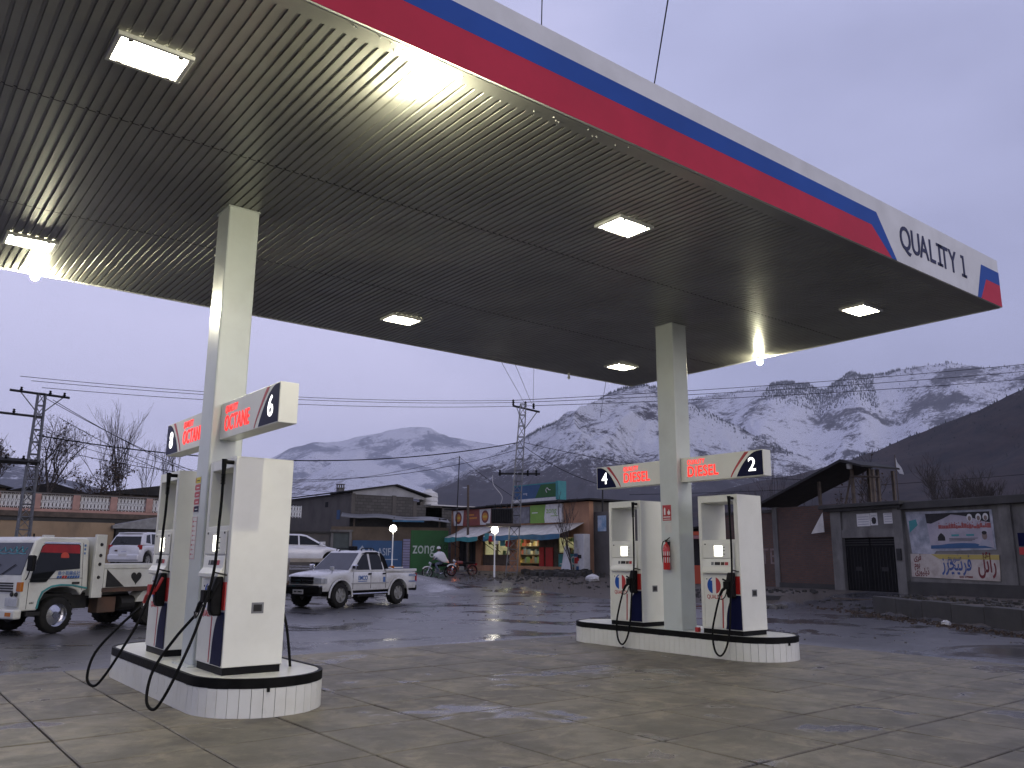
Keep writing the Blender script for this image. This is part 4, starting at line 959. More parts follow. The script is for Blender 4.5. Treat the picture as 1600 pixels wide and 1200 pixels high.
def make_street_wall():
    # local x from the left end (20.23,47.9) to the right end (28.98,43.17)
    A = R(-28.4)
    t = thing('street_wall', 'low brown street wall with painted adverts and a sheet roof', 'wall', (20.23, 47.9, 0), A)
    MB().box(-3.5, 2.85, 0, .3, .3, 2.92).build('plaster_wall', M_plaster, t); MB().box(2.85, 9.98, 0, .3, .3, 3.32).build('brown_wall', mat('brown_plaster', (.13, .098, .066), (.09, .068, .046), .9, .9, dirt=(.05, .04, .03), dsc=1, damt=.7), t)
    MB().box(-3.6, 3.9, -.12, .5, 2.92, 3.02).build('coping', M_concd, t)
    # gate in a grey frame
    MB().box(2.85, 3.0, -.12, 0, .3, 3.0).build('gate_post', M_conc, t); MB().box(3.95, 4.1, -.12, 0, .3, 3.0).build('gate_post', M_conc, t); MB().box(2.8, 4.15, -.14, 0, 3.0, 3.12).build('gate_lintel', M_conc, t)
    MB().box(3.0, 3.95, -.04, -.001, .4, 2.98).build('gate_leaf', M_teal if False else mat('green_grey_gate', (.06, .075, .07), (.045, .055, .05), 3, .6), t)
    ad = MB().box(4.15, 7.15, -.03, -.001, .6, 2.5).build('blue_advert', M_bluew, t)
    text('AL-ASIF', .62, mat('pale_letter', (.42, .46, .5), (.3, .34, .4), 3, .7), ad, 5.0, -.032, 1.62, bold=.004, sx=.72)
    MB().prism([(4.3, 1.65), (4.75, 2.2), (5.1, 1.65), (4.95, 1.65), (4.73, 1.98), (4.5, 1.65)], -.034, -.03).build('peak_mark', MC['pale_letter'], ad); MB().box(4.9, 6.9, -.034, -.03, 1.35, 1.40).build('print_line', MC['pale_letter'], ad)
    sh = MB().box(7.2, 7.62, -.05, -.001, .6, 2.6).build('lilac_shutter', mat('lilac_paint', (.26, .24, .36), (.2, .19, .28), 3, .7), t)
    for k in range(12): MB().box(7.2, 7.62, -.058, -.05, .68+k*.16, .70+k*.16).build('shutter_line', M_dark, sh)
    g = MB().box(7.66, 9.95, -.03, -.001, .55, 3.14).build('green_advert', M_green, t)
    text('zong', 1.02, mat('white_letter', (.5, .55, .5), (.36, .42, .36), 3, .7), g, 7.78, -.032, 1.75, bold=.006, sx=.70); text('G', .50, mat('dark_letter', (.01, .02, .01), None, 3, .7), g, 9.64, -.032, 1.95, sx=.72, bold=.004, name='letter'); text('4', .50, MC['dark_letter'], g, 9.40, -.032, 1.95, sx=.72, bold=.004, name='letter')
    # dark porch above and its sagging sheet roof
    MB().box(3.9, 9.9, .6, .8, 3.3, 3.9).build('porch_back', M_dark, t)
    r = MB(); n = 12
    vs = []
    for i in range(n+1):
        x = 3.4+6.6*i/n; z = 3.95-.042*(x-3.4)-.05*math.sin(i*1.1)
        vs += [(x, -.5, z-.06), (x, 1.6, z+.25), (x, 1.6, z+.29), (x, -.5, z-.02)]
    r.add(vs, [(i*4+j, (i+1)*4+j, (i+1)*4+(j+1) % 4, i*4+(j+1) % 4) for i in range(n) for j in range(4)]+[(0, 1, 2, 3), (n*4, n*4+1, n*4+2, n*4+3)])
    r.build('sheet_roof', M_steel, t); MB().box(6.5, 8.4, -.53, -.5, 3.62, 3.72).build('blue_tarp', M_bluec, t)
    for x in (4.2, 6.6, 9.4): MB().box(x-.05, x+.05, -.02, .12, 3.3, 3.9).build('porch_post', M_wood, t)
    for k, (x, z) in enumerate(((.2, 1.5), (.9, 1.7), (1.6, 1.4), (2.2, 1.9))): MB().box(x, x+.35, -.012, -.001, z, z+.5).build('poster', [M_cloth, M_paper, M_teal, M_paper][k], t)
make_street_wall()

# ------------------------------------------------------------------ left: tan wall, sheds, balustrade
def make_left_walls():
    t = thing('tan_wall', 'stained tan yard wall behind the flatbed truck', 'wall', (0, 46, 0), 0)
    MB().box(-12, 10.45, 0, .3, .3, 3.12).build('plaster_wall', M_tan, t); MB().box(-12, 6.4, -.05, .35, 3.12, 3.24).build('coping', M_concd, t)
    t = thing('dark_shed', 'dark corrugated shed left of the near pumps', 'shed', (0, 45.8, 0), 0)
    MB().box(10.5, 16.2, 0, 2.6, .3, 2.85).build('sheet_wall', M_roofd, t)
    MB().prism([(10.3, 2.85), (16.5, 2.85), (16.5, 3.75), (12.6, 3.5), (10.3, 3.0)], -.15, 2.8).build('roof', M_steel, t)
    for k in range(18): MB().box(10.6+k*.31, 10.66+k*.31, -.02, 0, .3, 2.84).build('rib', M_dark, t)
    t = thing('terrace_balustrade', 'pink and white lattice balustrade along the raised terrace', 'balustrade', (0, 49, 0), 0)
    MB().box(-12, 18, .05, .4, .3, 3.45).build('terrace_wall', M_concd, t); MB().box(-12, 18, -.05, .5, 3.45, 3.72).build('dark_ledge', M_wood, t)
    MB().box(-12, 18, 0, .3, 3.72, 3.86).build('bottom_rail', M_pink, t); MB().box(-12, 18, -.02, .32, 4.62, 4.67).build('top_rail', M_conc, t)
    me = None; pm = None
    for k in range(14):
        x = 7.3-1.84*6+k*1.84
        if pm is None:
            p = MB().box(-.17, .17, -.03, .33, 3.86, 4.62).build('pillar', M_pink, t, bevel=.01); pm = p.data; p.location.x = x
            lat = MB()
            for q in range(9):
                c = .21+q*.178
                for zz in (3.92, 4.26): lat.tube([(c+.055*math.cos(a), .15, zz+.16+.15*math.sin(a)) for a in np.linspace(0, 2*math.pi, 9)], .026, 4, cap=False)
                lat.box(c+.075, c+.105, .135, .165, 3.86, 4.62)
            lat.box(.17, 1.67, .135, .165, 4.23, 4.26)
            l = lat.build('lattice_panel', M_white, t); l.location.x = x; me = l.data
        else:
            p = link('pillar', pm, None, t); p.location.x = x; l = link('lattice_panel', me, None, t); l.location.x = x
    MB().box(-12, 18, .9, 1.0, 4.2, 4.75).build('dark_hedge_line', M_wood, t)
    # distant low roofs behind the balustrade
    for k, (x0, x1, y, z, lab) in enumerate(((2, 7.4, 62, 6.2, 'dark low roof behind the balustrade at far left'), (7.6, 12.5, 63, 6.0, 'dark low roof behind the balustrade below the bare tree'), (13, 21, 62, 6.15, 'dark low roof behind the balustrade beside the near column'))):
        h = thing('low_house', lab, 'house', (0, y, 0)); MB().box(x0, x1, 0, 4, .5, z-.5).build('wall', M_wood, h); MB().prism([(x0-.4, z-.5), (x1+.4, z-.5), ((x0+x1)/2, z+.25)], -.4, 4.4).build('roof', M_roofd, h)
    # retaining kerb of the raised road
    t = thing('retaining_wall', 'low stone retaining wall of the raised road behind the vehicles', 'wall', (0, 33.6, 0), 0)
    rnd = random.Random(4); x = -12
    m = MB()
    while x < 19:
        w = rnd.uniform(.3, .6)
        for z in (.0, .28, .56): m.box(x, x+w-.03, rnd.uniform(-.05, 0), .4, z+rnd.uniform(0, .02), z+.26)
        x += w
    m.build('stonework', M_conc, t)['kind'] = 'stuff'; MB().box(-12, 19, -.02, .45, .84, .98).build('coping', M_concd, t)
make_left_walls()

# ------------------------------------------------------------------ right: brick yard, gate wall, low walls
def make_right():
    A = math.atan2(-.97, -.25)
    t = thing('gate_wall', 'grey concrete compound wall with a black double gate', 'wall', (30.03, 17.98, 0), A)
    MB().box(.55, 3.05, .02, .3, 2.42, 3.5).build('panel_over_gate', M_conc, t)
    for a, b in ((.05, .58), (3.02, 3.42)): MB().box(a, b, -.06, .34, .1, 3.42).build('gate_pillar', M_conc, t, bevel=.015)
    MB().box(.58, 3.02, -.04, .0, 2.36, 2.66).build('lintel', M_conc, t, bevel=.01)
    MB().box(-.25, 3.62, -.35, .6, 3.48, 3.62).build('cornice', M_concd, t, bevel=.02); MB().box(-.15, 3.5, -.2, .5, 3.38, 3.48).build('cornice_step', M_concd, t)
    M_gate = mat('gate_black', (.006, .006, .007), (.010, .010, .010), 6, .8, spec=.1)
    g = thing('gate', 'black sheet metal double gate in the concrete wall', 'gate', (30.03, 17.98, 0), A)
    for x0, x1 in ((.60, 1.79), (1.81, 3.0)):
        l = MB().box(x0, x1, .08, .12, .42, 2.36).build('gate_leaf', M_gate, g)
        for k in range(3): MB().box(x0+.03, x1-.03, .06, .08, 2.08+k*.09, 2.12+k*.09).build('slat', M_dark, l)
        for k in range(7): MB().box(x0+.08+k*.155, x0+.10+k*.155, .065, .08, .46, 2.0).build('rib', M_dark, l)
        MB().box(x0+.45, x0+.75, .06, .08, 1.15, 1.3).build('latch_plate', M_dark, l)
    MB().box(3.42, 7.02, .1, .3, .1, 3.3).build('wall_panel', M_conc, t); MB().box(7.42, 14, .1, .3, .1, 3.3).build('wall_panel', M_conc, t)
    MB().box(7.0, 7.44, .03, .34, .1, 3.3).build('pillar', M_conc, t); MB().box(3.3, 14, -.12, .5, 3.3, 3.56).build('coping', M_concd, t, bevel=.02)
    MB().box(3.42, 14, -.02, .1, .1, .82).build('damp_course', M_concd, t)
    # painted shop board
    b = thing('painted_board', 'cream painted board with red and blue Urdu lettering', 'sign', (30.03, 17.98, 0), A)
    cr = mat('cream_board', (.46, .41, .36), (.40, .35, .31), 2, .75, dirt=(.17, .14, .11), dsc=2.2, damt=.7)
    MB().prism([(3.53, .99), (6.83, .92), (6.88, 1.74), (3.55, 1.77)], .07, .098).build('board', cr, b)
    MB().prism([(4.7, 1.60), (6.87, 1.58), (6.88, 1.73), (4.4, 1.755)], .066, .07).build('yellow_edge', mat('yellow_wash', (.38, .30, .08), None, 2, .75), b)
    rd = mat('maroon_letter', (.13, .012, .015), None, 3, .6); bl = mat('cobalt_letter', (.03, .07, .22), None, 3, .6)
    text(arabic('رائل'), .82, rd, b, 6.10, .068, 1.20, bold=.014, sx=.50); text(arabic('فرنیچرز'), .70, bl, b, 4.78, .068, 1.24, bold=.012, sx=.55); text(arabic('شوروم'), .30, bl, b, 5.02, .068, 1.55, bold=.005, sx=.6)
    for k, w in enumerate(('فری', 'ہوم', 'ڈیلیوری')): text(arabic(w), .29, rd, b, 3.68, .068, 1.56-.24*k, bold=.006, sx=.66)
    text('0343 5790888', .085, rd, b, 5.4, .068, 1.0, bold=.002)
    # torn banner
    p = thing('torn_banner', 'torn white banner with red print, mountain and blue foot on the wall', 'banner', (30.03, 17.98, 0), A)
    M_ban = mat('banner_print', (.40, .40, .44), (.16, .18, .21), 2.6, .6, dirt=(.12, .12, .13), dsc=2, damt=.6)
    MB().prism([(3.48, 3.22), (6.78, 3.16), (6.80, 1.90), (4.6, 1.86), (4.5, 1.76), (3.62, 1.78)], .085, .098).build('old_layer', M_ban, p)
    MB().prism([(4.30, 3.12), (6.70, 3.10), (6.74, 1.94), (4.42, 1.93)], .078, .085).build('new_layer', mat('banner_pink', (.36, .33, .36), (.27, .25, .29), 2, .6, dirt=(.16, .15, .16), dsc=2.5, damt=.5), p)
    MB().prism([(4.30, 3.12), (6.70, 3.10), (6.69, 2.75), (6.35, 2.82), (6.0, 2.95), (5.6, 3.02), (5.3, 3.06), (5.0, 2.94), (4.75, 2.86), (4.5, 2.78), (4.33, 2.8)], .074, .078).build('dark_sky', M_dark, p)
    MB().prism([(4.41, 1.94), (6.73, 1.95), (6.5, 2.0), (6.1, 2.1), (5.6, 2.12), (5.1, 2.1), (4.8, 2.06), (4.42, 2.05)], .073, .078).build('blue_foot', M_bluew, p)
    rnd = random.Random(6); m = MB(); x = 4.78
    while x < 6.6:
        w = rnd.uniform(.05, .13); z = 2.60+rnd.uniform(-.03, .03); m.box(x, x+w, .073, .077, z, z+rnd.uniform(.06, .15))
        if rnd.random() < .7: m.box(x+.02, x+.05, .073, .077, z+.15, z+.18)
        x += w+.012
    m.box(4.78, 6.6, .0735, .0775, 2.6, 2.63); m.build('red_print', mat('red_print', (.26, .06, .055), None, 3, .6), p)
    for x in (5.25, 5.8): MB().box(x, x+.28, .073, .077, 2.34, 2.40).build('green_label', M_teal, p); 
    MB().prism([(4.72, 2.2), (5.0, 2.2), (5.0, 2.32), (4.94, 2.4), (4.86, 2.46), (4.78, 2.4), (4.72, 2.32)], .073, .077).build('dark_dome', M_dark, p)
    for x in (5.98, 6.3, 6.55): # small printed portraits
        MB().prism(disc(x, 2.93, .1, .12, 14), .0715, .0735).build('portrait', M_paper, p); MB().prism(disc(x, 2.90, .06, .08, 12), .0705, .0715).build('portrait_face', mat('print_face', (.18, .13, .11), None, 4, .7), p)
    MB().prism(disc(6.45, 2.34, .09, .13, 14), .073, .077).build('portrait_face', MC['print_face'], p); MB().prism(disc(6.45, 2.43, .09, .06, 12), .0715, .0735).build('portrait_hair', M_dark, p); MB().prism([(6.2, 2.02), (6.7, 2.02), (6.6, 2.18), (6.45, 2.22), (6.32, 2.18)], .0725, .077).build('portrait_shoulders', mat('print_grey', (.3, .3, .34), None, 4, .7), p)
    for k in range(3): MB().box(5.15, 6.2-.1*k, .073, .077, 2.26-.0*k+.22*(k > 0)*0-.04*k, 2.275-.04*k).build('print_line', M_dark, p)
    MB().prism([(3.6, 2.5), (3.95, 2.75), (3.9, 2.95), (3.6, 2.9)], .08, .085).build('teal_patch', M_teal, p)
    # leaflets over the gate, blue poster at the right
    for x0, x1, z0, z1, lab in ((1.33, 1.95, 2.78, 3.24, 'pale leaflet over the gate, left one'), (1.97, 2.3, 2.80, 3.25, 'leaflet with a dark face over the gate, middle one'), (2.58, 3.0, 2.84, 3.22, 'pale leaflet over the gate beside the right pillar')):
        q = thing('leaflet', lab, 'leaflet', (30.03, 17.98, 0), A, 'leaflets over the gate'); MB().box(x0, x1, .005, .018, z0, z1).build('sheet', M_paper, q)
        for k in range(4): MB().box(x0+.05, x1-.06, .003, .005, z0+.06+.09*k, z0+.085+.09*k).build('print_line', MC['print_grey'], q)
        if 'dark' in lab: MB().prism(disc((x0+x1)/2, z0+.17, .11, .13, 12), .001, .003).build('portrait', M_dark, q)
    q = thing('wall_poster', 'small blue and red poster at the right end of the gate wall', 'poster', (30.03, 17.98, 0), A); MB().box(7.55, 8.3, .085, .098, 2.0, 2.4).build('blue_sheet', M_navy, q); MB().box(7.55, 8.3, .085, .098, 1.74, 1.96).build('red_sheet', M_redv, q)
    o = MB().box(3.1, 3.3, -.1, -.06, 1.55, 1.95).build('meter_box', M_dark); o.location = (30.03, 17.98, 0); o.rotation_euler = (0, 0, A); tag(o, 'small dark meter box on the right gate pillar', 'meter box')
    o = MB().prism([(-.75, 2.55), (-.05, 2.6), (-.08, 3.35)], -.3, -.28).build('loose_banner', M_cloth); o.location = (30.03, 17.98, 0); o.rotation_euler = (0, 0, A); tag(o, 'white triangle of loose banner beside the gate pillar', 'banner')
    # brick yard building
    A2 = math.atan2(-.99, -.16)
    t = thing('brick_building', 'red brick yard building under a raised dark shed roof', 'building', (30.57, 20.85, 0), A2)
    MB().box(.0, 3.25, 0, .25, .1, 3.68).build('brick_wall', M_brick, t); MB().box(-.12, .14, -.04, .3, .1, 3.7).build('corner_pier', M_conc, t)
    MB().box(.1, 3.3, -.05, .0, .1, .62).build('plinth', M_concd, t)
    r = MB(); r.prism([(-.45, 3.72), (4.0, 5.22), (4.95, 4.95), (4.95, 5.02), (4.0, 5.32), (-.45, 3.82)], -.6, 1.6); r.build('shed_roof', M_roofd, t)
    for x, y, z in ((2.35, .1, 4.62), (3.95, .1, 5.1), (3.7, 1.4, 5.1), (4.55, .8, 4.95), (4.8, .2, 4.9), (4.85, 1.3, 4.9)): MB().box(x-.05, x+.05, y-.05, y+.05, 3.5, z).build('roof_post', M_wood, t)
    MB().tube([(3.5, .1, 3.5), (3.95, .1, 4.9)], .04, 5).build('roof_brace', M_wood, t); MB().tube([(3.95, 0, 4.7), (5.1, .2, 4.6)], .04, 5).build('roof_beam', M_wood, t)
    MB().box(0, 3.2, 5.5, 5.8, .1, 3.7).build('back_wall', M_brick, t); MB().lathe([(.001, 0), (.1, .02), (.11, .2), (.001, .22)], 10, (4.1, -.2, 4.95)).build('yard_lamp', M_paper, t, smooth=True)
    t = thing('brick_wall', 'long red brick wall with faded white letters left of the yard building', 'wall', (31.6, 25.5, 0), math.atan2(-4.7, -1.0))
    MB().box(-.2, 4.85, 0, .25, .1, 3.5).build('brickwork', M_brick, t); MB().box(-.3, 4.85, -.06, .3, 3.5, 3.62).build('coping', M_concd, t)
    text('T', .95, mat('faded_letter', (.2, .16, .15), (.12, .075, .06), 6, .8), t, 3.75, -.002, 1.35, sx=.9, name='letter'); text('E', .95, MC['faded_letter'], t, 4.28, -.002, 1.35, sx=.9, name='letter')
    # orange kiosk between the column and the pump
    t = thing('orange_kiosk', 'orange kiosk with a dark opening seen between column and right pump', 'kiosk', (30.6, 25.76, 0), math.atan2(-1.82, 1.42))
    M_ok = mat('kiosk_orange', (.55, .085, .03), (.48, .07, .025), 1.5, .55)
    MB().box(-.3, 2.4, .2, 1.7, .2, 3.0).build('body', M_dark, t); MB().box(-.32, 2.42, .12, .2, .3, 1.25).build('counter_front', M_ok, t); MB().box(-.4, 2.5, -.4, 1.75, 2.62, 2.78).build('fascia', M_ok, t); MB().box(-.42, 2.52, -.42, -.38, 2.45, 2.6).build('pink_strip', mat('pink_strip', (.4, .17, .17), None, 2, .6), t)
    MB().prism([(-.5, 2.8), (2.6, 3.2), (2.6, 3.27), (-.5, 2.87)], -.5, 1.8).build('roof', M_roofd, t)
    for x in (-.3, 2.34): MB().box(x, x+.08, .1, .2, 1.25, 2.62).build('corner_post', M_dark, t)
    # low walls in front
    for nm, lab, P in (('kerb_wall', 'low dark concrete wall along the road at right', [(24.2, 13.3), (20.4, 7.8), (16, 1.5)]), ('kerb_wall', 'low dark kerb wall below the brick building', [(24.75, 16.9), (24.7, 19.4)])):
        m = MB(); rnd = random.Random(7)
        for (a, b) in zip(P[:-1], P[1:]):
            L = math.hypot(b[0]-a[0], b[1]-a[1]); n = int(L/1.6)+1; ux, uy = (b[0]-a[0])/L, (b[1]-a[1])/L; nx, ny = (uy, -ux)
            if nx < 0: nx, ny = -nx, -ny
            for k in range(n):
                s0, s1 = L*k/n, L*(k+1)/n-.012; h = (.50 if len(P) > 2 else .36)+rnd.uniform(-.02, .02)
                q = [(a[0]+ux*s0, a[1]+uy*s0), (a[0]+ux*s1, a[1]+uy*s1), (a[0]+ux*s1+nx*.36, a[1]+uy*s1+ny*.36), (a[0]+ux*s0+nx*.36, a[1]+uy*s0+ny*.36)]
                m.prism(q, -.1, h, 'z')
        o = m.build(nm, M_concd, bevel=.015); tag(o, lab, 'low wall')
    # boards laid across the driveway gutter
    t = thing('gutter_grate', 'dark gutter boards laid across the driveway to the gate', 'grate', (27.2, 15.6, 0), R(-60))
    for k in range(4): MB().box(-.7, .8, -.2+k*.55, .0+k*.55, gz(27.2, 15.6)+.01, gz(27.2, 15.6)+.035).build('board', M_wood, t)
    # flag
    t = thing('flag_pole', 'thin pole with a limp white flag behind the gate wall', 'flag', (32.12, 16.25, .4), 0)
    MB().tube([(0, 0, 0), (.03, .0, 5.25)], .02, 6).build('pole', M_wood, t)
    f = MB().add([(.03, 0, 5.2), (.05, -.06, 4.95), (.10, -.20, 4.7), (.12, -.26, 4.45), (.06, -.1, 4.5), (.03, 0, 4.72)], [(0, 1, 5), (1, 2, 5), (2, 4, 5), (2, 3, 4)]).build('flag', M_paper, t); f.modifiers.new('sheet', 'SOLIDIFY').thickness = .01
make_right()

# ------------------------------------------------------------------ pylons, poles, lamps, wires
def lattice(mb, base, top, w0, w1, n, r=.022):
    b, t = Vector(base), Vector(top); P = []
    for k in range(n+1):
        f = k/n; c = b.lerp(t, f); w = w0+(w1-w0)*f
        P.append([c+Vector((sx*w, sy*w, 0)) for sx, sy in ((-1, -1), (1, -1), (1, 1), (-1, 1))])
    return P
def make_pylon(lab, base, top, w0, w1, n, rz, arms, extra=None):
    t = thing('lattice_pylon', lab, 'pylon', base, rz, 'steel power pylons')
    tp = Vector(top)-Vector(base); P = lattice(None, (0, 0, 0), (tp.x, tp.y, tp.z), w0, w1, n)
    lg = MB()
    for q in range(4): lg.tube([p[q] for p in P], .035, 4)
    lg.build('leg_angles', M_steel, t)
    br = MB()
    for k in range(n):
        for q in range(4):
            a, b = (P[k][q], P[k+1][(q+1) % 4]) if k % 2 == 0 else (P[k][(q+1) % 4], P[k+1][q]); br.tube([a, b], .016, 4)
            br.tube([P[k+1][q], P[k+1][(q+1) % 4]], .02, 4)
    br.build('bracing', M_steel, t)
    for (z, x0, x1, tilt, r, ins) in arms:
        f = z/tp.z; c = Vector((tp.x*f, tp.y*f, z))
        MB().tube([c+Vector((x0, -.12, tilt*x0)), c+Vector((x1, -.12, tilt*x1))], r, 4).build('cross_arm', M_dark, t)
        for xi, dz in ins:
            MB().lathe([(.02, -.02), (.07, 0), (.04, .05), (.07, .08), (.03, .13), (.06, .17), (.001, .2)], 8, (c.x+xi, c.y-.12, c.z+tilt*xi+dz)).build('insulator', M_blackp, t, smooth=True)
        if r > .045 and len(ins) == 3 and z > tp.z*.9:
            for sx in (-1, 1): MB().tube([c+Vector((sx*.75, -.12, tilt*sx*.75-.04)), Vector((tp.x*(f-.09), tp.y*(f-.09), z-.85))], .022, 4).build('arm_brace', M_steel, t)
    return t
RZ = R(51.84-90)
make_pylon('grey lattice power pylon at the far left edge', (5.25, 37.6, 1.0), (5.3, 37.62, 7.92), .24, .13, 14, 0, [(6.88, -1.15, 1.0, -.03, .05, [(-.75, 0), (.28, 0), (.8, 0)]), (5.95, -1.5, .1, -.02, .05, [(-.9, .02)]), (4.12, -2.4, .25, -.0, .12, [(-.95, .05), (-.35, .05)])])
mp = make_pylon('leaning lattice power pylon in front of the shop row', (27.19, 34.59, .2), (27.79, 34.12, 9.6), .30, .15, 16, RZ, [])
# arms follow the picture plane of the street: local x runs right
def mid_pylon_arms():
    t = mp
    # top in local coordinates
    tp = Vector((.6*math.cos(-RZ)-(-.47)*math.sin(-RZ), .6*math.sin(-RZ)+(-.47)*math.cos(-RZ), 9.4))
    for z, x0, x1, tilt, ins in ((9.2, -.72, .75, -.23, ((-.68, .05), (-.02, .1), (.42, .1))), (5.7, -1.15, 1.05, 0, ((-1.08, -.1), (.4, -.1), (.85, -.1)))):
        f = z/9.4; c = Vector((tp.x*f, tp.y*f, z))
        MB().tube([c+Vector((x0, -.2, tilt*x0)), c+Vector((x1, -.2, tilt*x1))], .055, 4).build('cross_arm', M_dark, t)
        for xi, dz in ins: MB().lathe([(.02, -.02), (.07, 0), (.04, .08), (.08, .12), (.04, .2), (.08, .25), (.001, .32)], 8, (c.x+xi, c.y-.2, c.z+tilt*xi+dz)).build('insulator', M_blackp, t, smooth=True)
        if z > 9:
            for sx in (-.5, .62): MB().tube([c+Vector((sx, -.2, tilt*sx)), Vector((tp.x*.88, tp.y*.88, 8.1))], .025, 4).build('arm_brace', M_steel, t)
    tr = MB().box(-1.05, .1, -.75, .0, 3.1, 3.85).build('transformer', M_dark, t, bevel=.03)
    for k in range(9): MB().box(-1.0+k*.12, -.97+k*.12, -.83, -.75, 3.15, 3.8).build('cooling_fin', M_blackp, tr)
    for k in range(3): MB().lathe([(.06, 0), (.03, .08), (.06, .12), (.03, .2), (.001, .28)], 8, (-.85+k*.32, -.4, 3.85)).build('bushing', M_blackp, tr, smooth=True)
    MB().box(-1.3, .5, -.9, .3, 2.92, 3.06).build('platform', M_wood, t)
    MB().tube(smooth_path([(-1.0, -.3, 5.6), (-.95, -.3, 5.1), (-.5, -.4, 4.5), (-.55, -.4, 4.1)], 5), .015, 5).build('drop_lead', M_paper, t)
mid_pylon_arms()
def street_lamp(lab, x, y, zb, zt):
    t = thing('street_lamp', lab, 'street lamp', (x, y, zb), 0, 'globe lamps at the forecourt edge')
    MB().lathe([(.05, -.3), (.05, .6), (.035, .62), (.035, zt-zb-.2), (.06, zt-zb-.18), (.06, zt-zb-.12)], 10).build('post', M_white, t, smooth=True)
    MB().sphere((0, 0, zt-zb), .19, 16, 10).build('globe', E_globe, t, smooth=True); MB().lathe([(.09, -.2), (.11, -.16), (.09, -.1)], 10, (0, 0, zt-zb)).build('collar', M_white, t, smooth=True)
street_lamp('lit globe lamp on a white post behind the pickup', 23.1, 39.78, gz(23.1, 39.78), 3.04)
street_lamp('lit globe lamp on a white post in front of the shops', 26.5, 35.1, gz(26.5, 35.1), 2.96)
for lab, a, b, r in (('thin leaning iron pole left of the shop row', (28.21, 41.28, .7), (28.35, 41.19, 7.55), .035), ('grey wooden pole in front of the brown shop sign', (28.86, 40.83, .6), (28.8, 40.87, 5.8), .085), ('black pole at the right end of the shop row', (30.6, 31.3, .6), (30.62, 31.2, 5.6), .05), ('thin aerial pole on the shop roof', (33, 41.5, 4.4), (33, 41.5, 6.4), .03)):
    o = MB().tube([a, b], r, 8, r*.8).build('utility_pole', M_wood if r > .06 else M_dark, smooth=True); tag(o, lab, 'pole', 'poles by the shops')
def wire(lab, a, b, sag, r=.011, n=18, grp='overhead wires'):
    a, b = Vector(a), Vector(b); P = []
    for k in range(n+1):
        f = k/n; p = a.lerp(b, f); p.z -= sag*4*f*(1-f); P.append(p)
    o = MB().tube(P, r, 4).build('overhead_wire', M_blackp); tag(o, lab, 'wire', grp)
PT = [(27.3, 34.5, 9.9), (27.8, 34.1, 9.8), (28.1, 33.8, 9.6)]
for k, (p, q, h) in enumerate(zip(PT, [(5.0, 43.5, 8.6), (5.4, 43.4, 8.45), (5.8, 43.3, 8.2)], ('top', 'middle', 'lowest'))):
    wire('high wire from the leaning pylon to the left, %s of three' % h, p, (q[0]-.5, q[1]-5.5, q[2]), .35, .012)
    wire('high wire from the leaning pylon over the mountains to the right, %s of three' % h, p, (78-k*2, 12-k, 17.5-k*1.1), .5, .016)
wire('thick sagging cable from the leaning pylon to the left pylon', (27.5, 34.4, 7.6), (5.3, 37.5, 6.2), 1.0, .025)
wire('lower sagging cable under the thick one at left', (27.4, 34.4, 7.2), (5.3, 37.5, 5.8), 1.5, .013)
for k, (zz, lab) in enumerate(((7.75, 'upper line dropping right from the left pylon'), (7.7, 'middle line dropping right from the left pylon'), (7.0, 'lower line dropping right from the left pylon'))):
    wire(lab, (5.4+.3*k, 37.5, zz), (19.5, 44.0+k, 4.3-.12*k), .5, .014)
wire('pair of thin lines right of the left pylon, upper', (5.4, 37.5, 6.4), (24.8, 49.5, 5.6), .4, .01); wire('pair of thin lines right of the left pylon, lower', (5.4, 37.5, 6.25), (24.8, 50.5, 5.4), .5, .01)
wire('line from the leaning iron pole to the house roof', (28.35, 41.19, 7.5), (22, 52, 6.3), .4, .012); wire('line from the leaning iron pole down to the shop roof', (28.35, 41.19, 7.5), (30.2, 37.5, 4.7), .1, .012)
wire('service line from the pylon down to the black pole', (27.7, 34.2, 7.4), (30.62, 31.2, 5.3), .25, .014); wire('service line from the pylon towards the right column', (27.7, 34.2, 7.6), (46, 26, 6.2), .6, .014)
wire('overhead line rising from the black pole over the canopy', (30.6, 31.3, 8.9), (2.6, 0.9, 9.0), .0, .010); wire('overhead line from the pylon top over the canopy middle', (28.1, 33.9, 9.7), (.2, .0, 9.2), .0, .008)
wire('left of two lines climbing behind the canopy edge', (27.7, 34.2, 9.8), (6.0, 12.0, 9.2), .0, .010); wire('right of two lines climbing behind the canopy edge', (28.0, 33.9, 9.7), (6.8, 11.6, 9.2), .0, .010)
wire('far low line crossing the right hand hillside', (34.5, 33, 5.1), (58, 8, 7.5), .5, .012)

